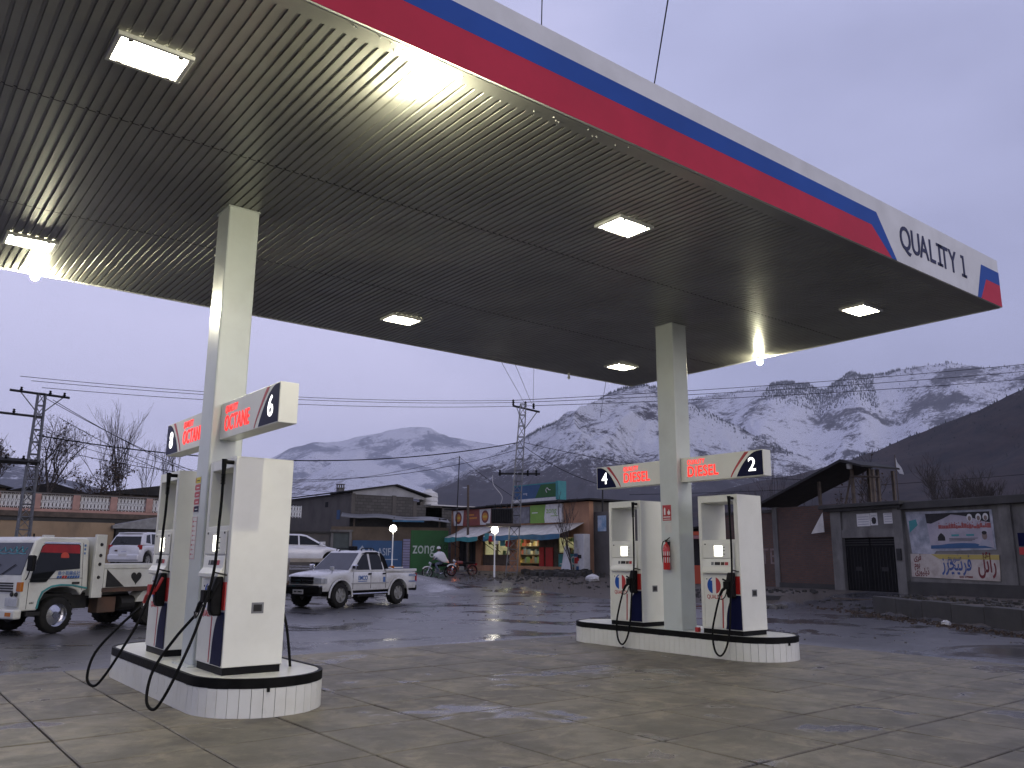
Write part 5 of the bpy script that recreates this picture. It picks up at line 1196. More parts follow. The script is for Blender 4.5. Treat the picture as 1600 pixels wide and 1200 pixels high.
# ------------------------------------------------------------------ vehicles (local x forward, y left, z up; origin on the ground)
def wheel(t, x, y, r, w, spokes=6, rim=M_rim, hub=.6, side=1):
    o = MB().lathe([(r*hub, -w/2), (r*.9, -w/2), (r*.98, -w*.36), (r, -w*.2), (r, w*.2), (r*.98, w*.36), (r*.9, w/2), (r*hub, w/2)], 26, (x, y, r), 'y').build('wheel', M_tyre, t, smooth=50)
    tr = MB()
    for k in range(22):
        a = 2*math.pi*k/22; c, s_ = math.cos(a), math.sin(a)
        for sy in (-1, 1):
            p = [(x+r*1.006*math.cos(a+d), y+sy*w*.3+q*w*.12, r+r*1.006*math.sin(a+d)) for d, q in ((-.06, -1), (.06, -1), (.06, 1), (-.06, 1))]; tr.quad(*p)
    tr.build('tread', M_tyre, o)
    q = y+side*w*.30; d = MB(); R1 = r*hub*1.02
    d.lathe([(.001, q+side*.02), (R1*.28, q+side*.02), (R1*.3, q), (R1*.86, q-side*.03), (R1*.98, q+side*w*.14), (R1, q+side*w*.19)], 24, (x, 0, r), 'y')
    d.build('rim', rim, o, smooth=50)
    for k in range(spokes):
        a = 2*math.pi*k/spokes; m = MB()
        for (rr0, rr1) in ((.25, .92),):
            da = .16; pts = [(rr0, -da*1.3), (rr1, -da*.55), (rr1, da*.55), (rr0, da*1.3)]
            vs = [(x+R1*f*math.cos(a+e), q+side*.028, r+R1*f*math.sin(a+e)) for f, e in pts]+[(x+R1*f*math.cos(a+e), q-side*.03, r+R1*f*math.sin(a+e)) for f, e in pts]
            m.add(vs, [(0, 1, 2, 3), (4, 5, 6, 7), (0, 1, 5, 4), (1, 2, 6, 5), (2, 3, 7, 6), (3, 0, 4, 7)])
        m.build('spoke', rim, o)
    return o
def interp(P, x): return float(np.interp(x, [p[0] for p in P], [p[1] for p in P]))
def car_body(t, top, half, sill, arches, ra, m, belt_in=.05, x0=None, x1=None, name='body', extra=()):
    """lofted lower body: top line z(x), half width y(x), sill height, wheel arches cut into the bottom edge"""
    x0 = top[0][0] if x0 is None else x0; x1 = top[-1][0] if x1 is None else x1
    xs = set(np.linspace(x0, x1, 26).round(3)) | {p[0] for p in top} | {p[0] for p in half} | set(extra)
    for ax in arches:
        for k in range(13): xs.add(round(ax-ra*math.cos(math.pi*k/12), 3))
    xs = sorted(x for x in xs if x0-1e-6 <= x <= x1+1e-6); vs = []; NP = 8
    for x in xs:
        zt = interp(top, x); w = interp(half, x); zb = sill if not callable(sill) else sill(x)
        for ax in arches:
            d = abs(x-ax)
            if d <= ra+1e-6: zb = max(zb, .32+math.sqrt(max(0, ra*ra-d*d))*1.02)
        zb = min(zb, zt-.10); zm = zb+(zt-zb)*.55
        sec = [(0, zt+.025), (w*.72, zt+.012), (w-belt_in-.03, zt-.012), (w-.018, zt-.07), (w, max(zm, zb+.02)), (w-.012, zb+.02), (w-.03, zb), (w-.22, zb)]
        vs += [(x, a, b) for a, b in sec]+[(x, -a, b) for a, b in sec]
    fs = []; n = len(xs)
    for i in range(n-1):
        for off in (0, NP):
            for j in range(NP-1):
                a = i*2*NP+off+j; b = (i+1)*2*NP+off+j; fs.append((a, b, b+1, a+1) if off == 0 else (a, a+1, b+1, b))
        a = i*2*NP+NP-1; b = (i+1)*2*NP+NP-1; fs.append((a, b, b+NP, a+NP))
    for i in (0, n-1):
        o = i*2*NP; fs.append(tuple(o+j for j in range(NP))+tuple(o+NP+j for j in range(NP-1, -1, -1)))
    mb = MB().add(vs, fs); o = mb.build(name, m, t); bm = bmesh.new(); bm.from_mesh(o.data); bmesh.ops.remove_doubles(bm, verts=bm.verts, dist=1e-4); bmesh.ops.recalc_face_normals(bm, faces=bm.faces); bm.to_mesh(o.data); bm.free(); sm(o.data, 52)
    return o
def cabin(t, prof, wb, wt, zb, zt, m, name='cabin'):
    """greenhouse: closed side profile (x,z), width narrowing from wb at zb to wt at zt"""
    wy = lambda z: wb+(wt-wb)*(z-zb)/(zt-zb); n = len(prof)
    vs = [(x, wy(z), z) for x, z in prof]+[(x, -wy(z), z) for x, z in prof]
    o = MB().add(vs, [tuple(range(n)), tuple(range(n, 2*n))[::-1]]+[(i, (i+1) % n, n+(i+1) % n, n+i) for i in range(n)]).build(name, m, t, bevel=.05, seg=3, smooth=30)
    return o, wy
def side_pane(t, poly, wy, m=M_glass, name='side_window', off=.006, sides=(1, -1)):
    for s_ in sides:
        MB().add([(x, s_*(wy(z)+off), z) for x, z in poly]+[(x, s_*(wy(z)-.03), z) for x, z in poly], [tuple(range(len(poly))), tuple(range(len(poly), 2*len(poly)))]+[(i, (i+1) % len(poly), len(poly)+(i+1) % len(poly), len(poly)+i) for i in range(len(poly))]).build(name, m, t)
def end_pane(t, xa, za, xb, zb, wa, wb_, m, name, off=.01, nx=1, trim=.08):
    """sloping screen between a low edge (xa,za) and a high edge (xb,zb)"""
    dx, dz = xb-xa, zb-za; L = math.hypot(dx, dz); n = (dz/L*nx, abs(dx)/L)
    pts = []
    for f, w in ((trim, wa), (1-trim, wb_)):
        x, z = xa+dx*f+n[0]*off, za+dz*f+n[1]*off; pts.append((x, z, w-.07))
    (ax, az, aw), (bx, bz, bw) = pts
    MB().add([(ax, -aw, az), (ax, aw, az), (bx, bw, bz), (bx, -bw, bz)]+[(ax-n[0]*.03, -aw, az-n[1]*.03), (ax-n[0]*.03, aw, az-n[1]*.03), (bx-n[0]*.03, bw, bz-n[1]*.03), (bx-n[0]*.03, -bw, bz-n[1]*.03)], [(0, 1, 2, 3), (4, 5, 6, 7), (0, 1, 5, 4), (1, 2, 6, 5), (2, 3, 7, 6), (3, 0, 4, 7)]).build(name, m, t)
def car_text(s, size, m, t, x, y, z, side=1, **k):
    """lettering on a flank: side +1 = left flank (read facing -y ... +y)"""
    o = text(s, size, m, t, 0, 0, 0, **k)
    for v in o.data.vertices:
        a, b, c = v.co; v.co = (x-a, y-b, z+c) if side > 0 else (x+a, -y+b, z+c)
    return o

def make_pickup():
    # front wheel (12.0,23.74), rear wheel (14.45,24.72); heads towards -X
    d = Vector((-.93, -.37)).normalized(); ang = math.atan2(d.y, d.x); wbz = 2.85
    nl = Vector((-d.y, d.x)); 
    mid = (Vector((12.0, 23.74))+Vector((14.45, 24.72)))/2 - nl*.74
    t = thing('pickup_truck', 'white double cab pickup with blue door lettering, headlights towards the pumps', 'pickup', (mid.x, mid.y, 0), ang)
    F, B = 1.42, -1.42; r = .385
    top = [(-2.46, 1.06), (-1.0, 1.08), (-.55, 1.10), (.75, 1.10), (.95, 1.12), (1.2, 1.10), (1.75, 1.04), (2.1, .97), (2.2, .90)]
    half = [(-2.46, .80), (-2.2, .84), (1.3, .85), (1.9, .82), (2.12, .76), (2.2, .70)]
    car_body(t, top, half, .50, (F, B), .50, M_pick)
    prof = [(-.78, 1.06), (1.02, 1.08), (.30, 1.70), (.12, 1.735), (-.45, 1.735), (-.62, 1.69)]
    cb, wy = cabin(t, prof, .81, .64, 1.06, 1.74, M_pick)
    side_pane(cb, [(.80, 1.13), (.27, 1.60), (.06, 1.65), (.02, 1.13)], wy); side_pane(cb, [(-.06, 1.13), (-.05, 1.65), (-.46, 1.65), (-.58, 1.55), (-.66, 1.13)], wy)
    end_pane(cb, 1.02, 1.08, .30, 1.70, .80, .66, M_shield, 'windscreen', nx=1)
    MB().prism([(.55, 1.40), (.40, 1.53), (.43, 1.56), (.58, 1.43)], -.12, .18).build('screen_sticker', M_paper, cb)
    # visor strips over the doors, roof bars
    side_pane(cb, [(.33, 1.62), (.08, 1.69), (-.48, 1.69), (-.55, 1.62), (.05, 1.635)], wy, M_blackp, 'door_visor', .02)
    for s_ in (-1, 1): MB().tube(smooth_path([(.15, s_*.52, 1.73), (.08, s_*.52, 1.80), (-.4, s_*.52, 1.80), (-.5, s_*.52, 1.73)], 4), .018, 6).build('roof_rail', M_blackp, t)
    MB().box(-.22, -.02, -.18, .06, 1.735, 1.88).build('roof_load', M_blackp, t, bevel=.03); MB().tube([(.3, -.3, 1.68), (.22, -.3, 1.76)], .02, 6).build('roof_marker', M_blackp, t)
    # cargo tub: dark inside, black roll bar panel, tailgate
    MB().box(-2.38, -.84, -.70, .70, 1.066, 1.10).build('tub_floor', M_blackp, t)
    for s_ in (-1, 1):
        MB().box(-2.44, -.80, s_*.80-.045, s_*.80+.045, 1.06, 1.15).build('tub_rail', M_pick, t, bevel=.015)
        MB().prism([(-.64, 1.10), (-.60, 1.66), (-.80, 1.50), (-1.06, 1.10)], s_*.70-.03, s_*.70+.03).build('roll_bar', M_blackp, t)
    MB().box(-2.475, -2.43, -.76, .76, .62, 1.13).build('tailgate', M_pick, t, bevel=.015); MB().box(-2.3, -1.5, .3, .36, 1.17, 1.20).build('plank', M_white, t); MB().box(-1.75, -1.65, .28, .4, 1.16, 1.24).build('orange_marker', M_amber, t)
    # front end
    MB().box(2.17, 2.225, -.46, .46, .72, .93).build('grille', M_blackp, t, bevel=.01)
    for z in (.735, .82, .915): MB().box(2.215, 2.24, -.47, .47, z, z+.025).build('grille_bar', M_chrome, t, bevel=.006)
    MB().lathe([(.001, 2.245), (.05, 2.245), (.05, 2.235)], 12, (0, 0, .83), 'x').build('badge', M_chrome, t)
    for s_ in (-1, 1):
        MB().prism([(s_*.48, .73), (s_*.80, .74), (s_*.80, .90), (s_*.48, .93)], 2.02, 2.225, 'x').build('headlight', M_lens, t, bevel=.02); MB().box(2.0, 2.10, s_*.79-.02, s_*.79+.03, .74, .89).build('indicator', M_lens, t)
        MB().lathe([(.001, 2.262), (.05, 2.262), (.06, 2.24)], 12, (0, s_*.55, .55), 'x').build('fog_lamp', M_lens, t)
        # mirrors
        m = MB().box(.78, .90, s_*.90-.10, s_*.90+.08, 1.13, 1.30).build('door_mirror', M_chrome, t, bevel=.04, seg=3); MB().tube([(.82, s_*.78, 1.14), (.84, s_*.86, 1.18)], .02, 6).build('mirror_arm', M_blackp, m)
        # arch flares, steps, handles, mouldings
        for ax in (F, B):
            P = [(ax-.52*math.cos(math.pi*k/12), s_*.868, .32+.53*math.sin(math.pi*k/12)) for k in range(13)]; MB().tube(P, .028, 5).build('arch_flare', M_pick, t)
        MB().tube([(-.85, s_*.84, .40), (.88, s_*.84, .40)], .032, 8).build('side_step', M_chrome, t)
        for x in (-.7, 0, .7): MB().tube([(x, s_*.84, .40), (x, s_*.6, .48)], .015, 5).build('step_bracket', M_dark, t)
        for x in (.06, -.66): MB().box(x-.06, x+.08, s_*.855-.01, s_*.855+.02, .98, 1.03).build('door_handle', M_blackp, t, bevel=.01)
        MB().box(-.9, .92, s_*.853-.006, s_*.853+.008, .70, .735).build('side_moulding', mat('moulding_grey', (.3, .3, .3), None, 5, .5), t)
        for x in (.86, .0, -.76): MB().box(x-.005, x+.005, s_*.846-.004, s_*.846+.004, .55, 1.06).build('door_gap', M_blackp, t)
        MB().box(-2.47, -2.40, s_*.77-.06, s_*.77+.06, .72, 1.0).build('tail_lamp', M_lampred, t); MB().box(B-.56, B-.54, s_*.62, s_*.86, .15, .5).build('mud_flap', M_blackp, t)
    MB().box(2.14, 2.30, -.80, .80, .42, .66).build('front_bumper', M_blackp, t, bevel=.05, seg=3); MB().box(2.16, 2.31, -.80, .80, .64, .69).build('bumper_trim', M_chrome, t, bevel=.015)
    MB().box(2.30, 2.312, -.26, .16, .43, .56).build('number_plate', M_paper, t); [MB().box(2.311, 2.314, y0, y0+.05, .475, .52).build('plate_mark', M_dark, t) for y0 in (-.21, -.15, -.06, 0, .06)]
    MB().box(-2.56, -2.44, -.78, .78, .42, .60).build('rear_bumper', M_blackp, t, bevel=.03)
    ch = MB(); ch.box(-2.3, 2.0, -.5, .5, .36, .5); ch.tube([(F, -.7, r), (F, .7, r)], .06, 8); ch.tube([(B, -.7, r), (B, .7, r)], .08, 8); ch.box(-.6, .2, .2, .5, .28, .4); ch.build('chassis', M_dark, t)
    ia = MB()
    for ax in (F, B): ia.box(ax-.5, ax+.5, -.62, .62, .4, .85)
    ia.build('wheel_well', M_blackp, t)
    for ax in (F, B):
        for s_ in (-1, 1): wheel(t, ax, s_*.74, r, .25, 6, M_rim, .58, s_)
    bt = mat('blue_letter', (.05, .12, .32), None, 4, .5)
    car_text('EMCO', .19, bt, t, .62, .852, .82, bold=.004, sx=.85); MB().box(.20, .62, .85, .856, .768, .79).build('print_line', bt, t)
    [MB().box(-2.0-.052*q-.04, -2.0-.052*q, .848, .853, .90, .965+.012*(q % 3)).build('print_mark', mat('faded_blue', (.22, .27, .38), None, 5, .6), t) for q in range(8)]; MB().box(-.72, -.62, .85, .856, .74, .9).build('sticker', bt, t); MB().box(-2.4, -2.0, .85, .854, .72, .75).build('print_line', bt, t)
    MB().tube([(1.7, .72, 1.02), (1.72, .74, 1.12)], .01, 5).build('wing_mirror_arm', M_dark, t); MB().box(1.68, 1.75, .66, .80, 1.12, 1.24).build('wing_mirror', M_lens, t, bevel=.02)
make_pickup()

def make_flatbed(lab, loc, ang, paint, bedm, detail=True, grp='flatbed trucks'):
    """cab-over truck; origin under the front axle centre; x forward"""
    t = thing('flatbed_truck', lab, 'truck', loc, ang, grp)
    w = .86; r = .40
    arch = [(.56*math.cos(math.pi*k/12), .42+.54*math.sin(math.pi*k/12)) for k in range(13)]
    prof = [(1.05, .50), (1.08, 1.18), (.72, 2.02), (.55, 2.10), (-.62, 2.10), (-.70, 2.04), (-.70, .95)]+[(-.56, .60)]+[(-x, z) for x, z in arch[1:-1]][::1]
    prof = [(.90, .52), (.93, 1.20), (.64, 2.02), (.50, 2.10), (-.62, 2.10), (-.70, 2.04), (-.70, .92), (-.60, .90), (-.54, .80), (-.42, .93), (-.2, 1.0), (0, 1.01), (.2, .98), (.36, .88), (.46, .70), (.5, .52)]
    n = len(prof); wy = lambda z: w if z < 1.2 else w-.09*(z-1.2)/.9
    cabo = MB().add([(x, wy(z), z) for x, z in prof]+[(x, -wy(z), z) for x, z in prof], [tuple(range(n)), tuple(range(n, 2*n))[::-1]]+[(i, (i+1) % n, n+(i+1) % n, n+i) for i in range(n)]).build('cab', paint, t, bevel=.035, seg=3, smooth=30)
    side_pane(cabo, [(.74, 1.12), (.70, 1.30), (.49, 1.90), (.42, 1.95), (-.42, 1.95), (-.46, 1.91), (-.46, 1.40), (.14, 1.36), (.36, 1.12)], wy)
    M_rc = mat('red_curtain', (.30, .012, .02), (.2, .008, .014), 4, .7)
    side_pane(cabo, [(.53, 1.76), (.485, 1.885), (.42, 1.935), (-.41, 1.935), (-.445, 1.895), (-.445, 1.74)], wy, M_rc, 'window_curtain', .009, (1,))
    o = MB().prism(disc(-.06, 1.66, .11, .11, 14, 30, 330), wy(1.7)+.009, wy(1.7)+.012).build('curtain_emblem', mat('red_emblem', (.5, .06, .04), None, 4, .6), cabo)
    side_pane(cabo, [(.46, 1.955), (.44, 1.985), (-.44, 1.985), (-.46, 1.96)], wy, M_chrome, 'rain_visor', .012, (1,))
    end_pane(cabo, .93, 1.22, .64, 2.02, w, w-.07, M_shield, 'windscreen', nx=1, trim=.07)
    if detail:
        m = MB(); cy_ = mat('cyan_letter', (.05, .30, .38), None, 4, .5)
        zx = lambda z: .93-(z-1.22)*.3625+.016
        zz = [(.62, 1.86), (.54, 1.76), (.44, 1.88), (.34, 1.76), (.24, 1.88), (.16, 1.77), (.06, 1.84), (-.04, 1.77), (-.14, 1.87), (-.24, 1.78), (-.36, 1.86), (-.46, 1.77), (-.58, 1.86)]
        m.tube([(zx(b), a, b) for a, b in zz], .010, 4); m.tube([(zx(1.73), a, 1.73+.012*math.sin(a*20)) for a in np.linspace(.64, -.6, 14)], .008, 4)
        m.build('screen_writing', cy_, t)
    for s_ in (-1, 1):
        MB().box(0.92, 0.95, s_*.62-.2, s_*.62+.2, .62, .80).build('headlight', M_lens, t, bevel=.01); MB().box(0.87, 0.94, s_*.80-.08, s_*.80+.065, .93, 1.13).build('indicator', M_amber, t, bevel=.01)
        for k in (0, 1): MB().lathe([(.001, .955), (.04, .955), (.05, .93)], 10, (0, s_*(.6+.14*k), .87), 'x').build('grille_stud', M_dark, t)
        m = MB().box(0.83, 0.91, s_*1.02-.10, s_*1.02+.10, 1.36, 1.70).build('door_mirror', M_blackp, t, bevel=.03); MB().box(0.815, 0.83, s_*1.02-.085, s_*1.02+.085, 1.38, 1.68).build('mirror_glass', M_chrome, m); MB().tube(smooth_path([(.83, s_*.84, 1.18), (.91, s_*1.0, 1.24), (.88, s_*1.02, 1.4)], 4), .014, 6).build('mirror_arm', M_dark, m)
        MB().box(.46, .78, s_*.90-.05, s_*.90+.02, .42, .5).build('step', M_dark, t)
        MB().box(-.47, -.28, s_*wy(1.1)-.004, s_*wy(1.1)+.018, 1.06, 1.11).build('door_handle', M_dark, t, bevel=.008)
        for p0, p1 in (((-.55, .92), (-.53, 1.98)), ((.76, .56), (.76, 1.12))): MB().tube([(p0[0], s_*(wy(p0[1])+.0), p0[1]), (p1[0], s_*wy(p1[1]), p1[1])], .006, 4).build('door_gap', M_dark, t)
        MB().tube([(-.55, s_*w, 1.19), (.76, s_*w, 1.19)], .005, 4).build('body_crease', M_dark, t)
        # teal arch trim
        P = [(-.72, .935), (-.5, .955), (-.3, .93), (.0, 1.0)]; P = [(-.68, .96), (-.3, 1.035), (0, 1.05), (.22, 1.02), (.42, .91), (.49, .73), (.52, .56)]
        MB().tube([(x, s_*(w+.004), z) for x, z in P], .022, 5).build('arch_trim', M_teal, t)
    for k in range(4): MB().box(0.92, 0.945, -.6, .6, .92+k*.055, .95+k*.055).build('grille_slat', M_dark, t)
    MB().box(0.85, 1.03, -.88, .88, .36, .56).build('front_bumper', paint, t, bevel=.04, seg=3); MB().box(1.03, 1.04, -.25, .25, .36, .48).build('number_plate', M_paper, t); MB().box(1.02, 1.04, .6, .78, .42, .5).build('bumper_lamp', M_amber, t)
    for k in (-.4, .1): MB().tube([(.95, k, 1.24), (.86, k+.4, 1.5)], .01, 4).build('wiper', M_blackp, t)
    # tipping bed
    hb = MB(); hb.box(-.98, -.86, -.93, .93, .78, 2.12)
    hb.build('headboard', bedm, t, bevel=.012)
    for s_ in (-1, 1):
        MB().box(-1.02, -.74, s_*.93-.05, s_*.93+.03, .74, 2.18).build('headboard_post', bedm, t, bevel=.01)
        for z in (1.2, 1.5, 1.7, 1.95): MB().lathe([(.001, s_*.985), (.035, s_*.98), (.045, s_*.955)], 8, (-.88, 0, z), 'y').build('post_stud', M_dark, t)
        sb = MB().box(-4.6, -1.03, s_*.93-.03, s_*.93+.03, .96, 1.40).build('side_board', bedm, t, bevel=.008)
        MB().box(-4.6, -1.0, s_*.93-.045, s_*.93+.05, 1.40, 1.50).build('top_rail', bedm, t, bevel=.01); MB().box(-4.6, -1.0, s_*.93-.04, s_*.93+.045, .86, .95).build('rust_rail', M_rust, t)
        MB().prism([(-1.10, .97), (-1.10, 1.38), (-1.62, .97)], s_*.962-.003, s_*.962+.003).build('dark_wedge', M_dark, sb)
        if detail:
            for hx in (-1.95, -2.75, -3.55, -4.25):
                hp = [(hx+.155*16*math.sin(a)**3/16, 1.18+.155*(13*math.cos(a)-5*math.cos(2*a)-2*math.cos(3*a)-math.cos(4*a))/15) for a in np.linspace(0, 2*math.pi, 24, endpoint=False)]
                MB().prism(hp, s_*.962-.004, s_*.962+.004).build('painted_heart', M_dark, sb)
    MB().box(-4.6, -1.0, -.9, .9, .90, .98).build('bed_floor', M_rust, t); MB().box(-4.66, -4.6, -.93, .93, .9, 1.45).build('tailboard', bedm, t)
    MB().prism([(-4.5, .98), (-1.1, .98), (-1.3, 1.38), (-2.4, 1.44), (-4.0, 1.41)], -.84, .84).build('load', mat('gravel_load', (.11, .09, .07), (.06, .05, .04), 9, .9, bmp=.6), t)
    ch = MB(); ch.box(-3.9, .8, -.42, -.3, .5, .72); ch.box(-3.9, .8, .3, .42, .5, .72); ch.tube([(0, -.7, r), (0, .7, r)], .07, 8); ch.tube([(-2.6, -.7, r), (-2.6, .7, r)], .1, 8); ch.box(-.9, .75, -.6, .6, .5, .85); ch.build('chassis', M_dark, t)
    MB().box(-1.55, -1.05, .5, .82, .38, .74).build('battery_box', M_rust, t, bevel=.02); MB().tube([(-1.7, .68, .58), (-2.1, .68, .58)], .17, 12).build('fuel_tank', M_dark, t)
    for s_ in (-1, 1):
        wheel(t, 0, s_*.74, r, .22, 0, M_chrome if detail else M_dark, .62, s_); wheel(t, -2.6, s_*.70, r, .34, 0, M_dark, .6, s_)
        MB().box(-3.05, -3.03, s_*.5, s_*.9, .2, .7).build('mud_flap', M_dark, t); MB().prism(disc(-2.6, .42, .56, .52, 10, 20, 160), s_*.70-.18, s_*.70+.18).build('mud_guard', M_cab, t) if detail else None
    if detail:
        bt = mat('blue_letter', (.05, .12, .32), None, 4, .5)
        car_text('命小坂建会社', .10, bt, t, .10, w+.003, 1.27, bold=.001, sx=.95); 
        for q in range(9):
            x0 = .12-q*.065; MB().prism([(x0, 1.195), (x0-.048, 1.195), (x0-.068, 1.25), (x0-.02, 1.25)], w+.001, w+.004).build('print_mark', M_redv if q in (2, 3) else bt, t)
        car_text('444', .07, M_dark, t, .70, w+.003, .66)
        for k in range(6): MB().box(-.60, -.56, wy(1.9)-.01, wy(1.9)+.012, 1.45+k*.09, 1.50+k*.09).build('side_print', bt, t)
        MB().tube([(.45, .4, 2.10), (.45, .4, 2.17)], .02, 6).build('roof_marker', M_blackp, t)
    return t
dirt_ = math.atan2(-.786, -.618)
# left flank faces the forecourt; front left wheel at (3.41, 19.1)
def place_truck():
    u = Vector((-.892, -.451)); nl = Vector((-u.y, u.x)); c = Vector((3.41, 19.1)) - nl*.72
    make_flatbed('cream flatbed truck with black hearts painted on its side board', (c.x, c.y, 0), math.atan2(-.451, -.892), M_cab, M_cab).scale = (.9, .9, .9)
    make_flatbed('dark dirty truck mostly hidden behind the near pump', (9.06, 24.36, 0), R(72), M_roofd, mat('dark_bed_paint', (.30, .30, .33), (.10, .07, .05), 2, .6), False)
place_truck()

def make_hatchback():
    t = thing('hatchback_car', 'white hatchback seen from behind on the raised road', 'car', (10.6, 40.2, gz(10.6, 40.2)), R(44))
    F, B, r = 1.18, -1.18, .29
    top = [(-1.75, .84), (-1.66, .90), (-1.2, .93), (.6, .92), (.95, .92), (1.5, .82), (1.8, .68)]; half = [(-1.75, .70), (-1.55, .80), (-1.0, .83), (1.2, .82), (1.6, .74), (1.8, .62)]
    car_body(t, top, half, .20, (F, B), .36, M_car)
    prof = [(-1.68, .90), (.98, .90), (.25, 1.42), (0, 1.48), (-.9, 1.48), (-1.32, 1.42), (-1.46, 1.30)]
    cb, wy = cabin(t, prof, .78, .60, .90, 1.48, M_car)
    side_pane(cb, [(.72, .96), (.18, 1.38), (-.18, 1.40), (-.20, .95)], wy); side_pane(cb, [(-.28, .95), (-.26, 1.40), (-.78, 1.40), (-.92, .95)], wy); side_pane(cb, [(-1.0, .98), (-.9, 1.38), (-1.18, 1.34), (-1.34, 1.02)], wy)
    end_pane(cb, .98, .92, .25, 1.42, .76, .62, M_shield, 'windscreen', nx=1)
    end_pane(cb, -1.68, .90, -1.46, 1.30, .76, .66, M_glass, 'rear_window', nx=-1, trim=.05, off=.012)
    MB().box(-1.42, -1.22, -.55, .55, 1.41, 1.45).build('roof_spoiler', M_car, t, bevel=.015)
    for s_ in (-1, 1):
        MB().prism([(s_*.50, .70), (s_*.76, .72), (s_*.78, .92), (s_*.62, .92)], -1.74, -1.62, 'x').build('tail_lamp', M_lampred, t, bevel=.02)
        MB().box(.5, .62, s_*.88-.07, s_*.88+.07, .95, 1.06).build('door_mirror', M_car, t, bevel=.03)
        for x in (-.12, -.8): MB().box(x-.08, x+.06, s_*.828-.008, s_*.828+.015, .80, .84).build('door_handle', M_car, t)
        MB().box(-.85, .8, s_*.83-.004, s_*.83+.006, .52, .55).build('side_strip', M_blackp, t)
        for ax in (F, B): wheel(t, ax, s_*.72, r, .18, 5, M_rim, .62, s_)
    MB().box(-1.84, -1.66, -.72, .72, .26, .52).build('rear_bumper', M_car, t, bevel=.06, seg=3); MB().box(-1.845, -1.83, -.2, .2, .42, .54).build('number_plate', M_paper, t)
    MB().box(-1.76, -1.74, -.12, .12, .62, .65).build('boot_handle', M_chrome, t); MB().tube([(-1.72, .0, 1.0), (-1.62, .3, 1.06)], .01, 4).build('rear_wiper', M_blackp, t); MB().box(-1.78, -1.76, .3, .42, .64, .70).build('badge', M_rust, t)
    ia = MB(); ia.box(F-.36, F+.36, -.6, .6, .2, .6); ia.box(B-.36, B+.36, -.6, .6, .2, .6); ia.build('wheel_well', M_blackp, t)
make_hatchback()
def make_sedan():
    t = thing('sedan_car', 'white saloon car driving on the raised road behind the pickup', 'car', (16.0, 36.3, gz(16.0, 36.3)), R(-3))
    F, B, r = 1.35, -1.3, .30
    top = [(-2.2, .92), (-1.4, .98), (-1.0, .98), (.9, .95), (1.2, .92), (1.9, .80), (2.2, .66), (2.26, .58)]; half = [(-2.2, .70), (-1.9, .82), (-1.0, .85), (1.3, .84), (1.9, .76), (2.26, .62)]
    car_body(t, top, half, .22, (F, B), .37, M_car)
    prof = [(-1.62, .96), (1.22, .93), (.30, 1.42), (.02, 1.47), (-.55, 1.47), (-.95, 1.40)]
    cb, wy = cabin(t, prof, .80, .60, .94, 1.47, M_car)
    side_pane(cb, [(.92, .99), (.22, 1.36), (-.08, 1.40), (-.10, .99)], wy); side_pane(cb, [(-.17, .99), (-.15, 1.40), (-.55, 1.40), (-.95, 1.28), (-1.2, 1.0)], wy)
    end_pane(cb, 1.22, .95, .30, 1.42, .78, .62, M_shield, 'windscreen', nx=1); end_pane(cb, -1.62, .96, -.95, 1.40, .78, .62, M_glass, 'rear_window', nx=-1)
    MB().box(-1.9, 1.9, -.853, .853, .22, .40).build('dirty_sill', mat('muddy_paint', (.30, .27, .22), (.22, .19, .15), 2, .6), t, bevel=.02)
    for s_ in (-1, 1):
        MB().prism([(s_*.42, .58), (s_*.72, .60), (s_*.74, .74), (s_*.46, .70)], 2.0, 2.24, 'x').build('headlight', emitm('headlight_lit', (1, .86, .6), 9) if s_ < 0 else M_lens, t, bevel=.02)
        MB().box(.78, .92, s_*.90-.08, s_*.90+.07, .98, 1.10).build('door_mirror', M_car, t, bevel=.03)
        for x in (-.02, -.85): MB().box(x-.08, x+.07, s_*.85-.006, s_*.85+.016, .84, .87).build('door_handle', M_car, t)
        MB().box(-2.22, -2.1, s_*.6-.15, s_*.6+.12, .70, .86).build('tail_lamp', M_lampred, t)
        for ax in (F, B): wheel(t, ax, s_*.74, r, .19, 7, M_rim, .62, s_)
    MB().box(2.1, 2.3, -.7, .7, .25, .50).build('front_bumper', M_car, t, bevel=.06, seg=3); MB().box(2.24, 2.27, -.35, .35, .52, .62).build('grille', M_blackp, t)
    ia = MB(); ia.box(F-.37, F+.37, -.6, .6, .2, .6); ia.box(B-.37, B+.37, -.6, .6, .2, .6); ia.build('wheel_well', M_blackp, t)
make_sedan()

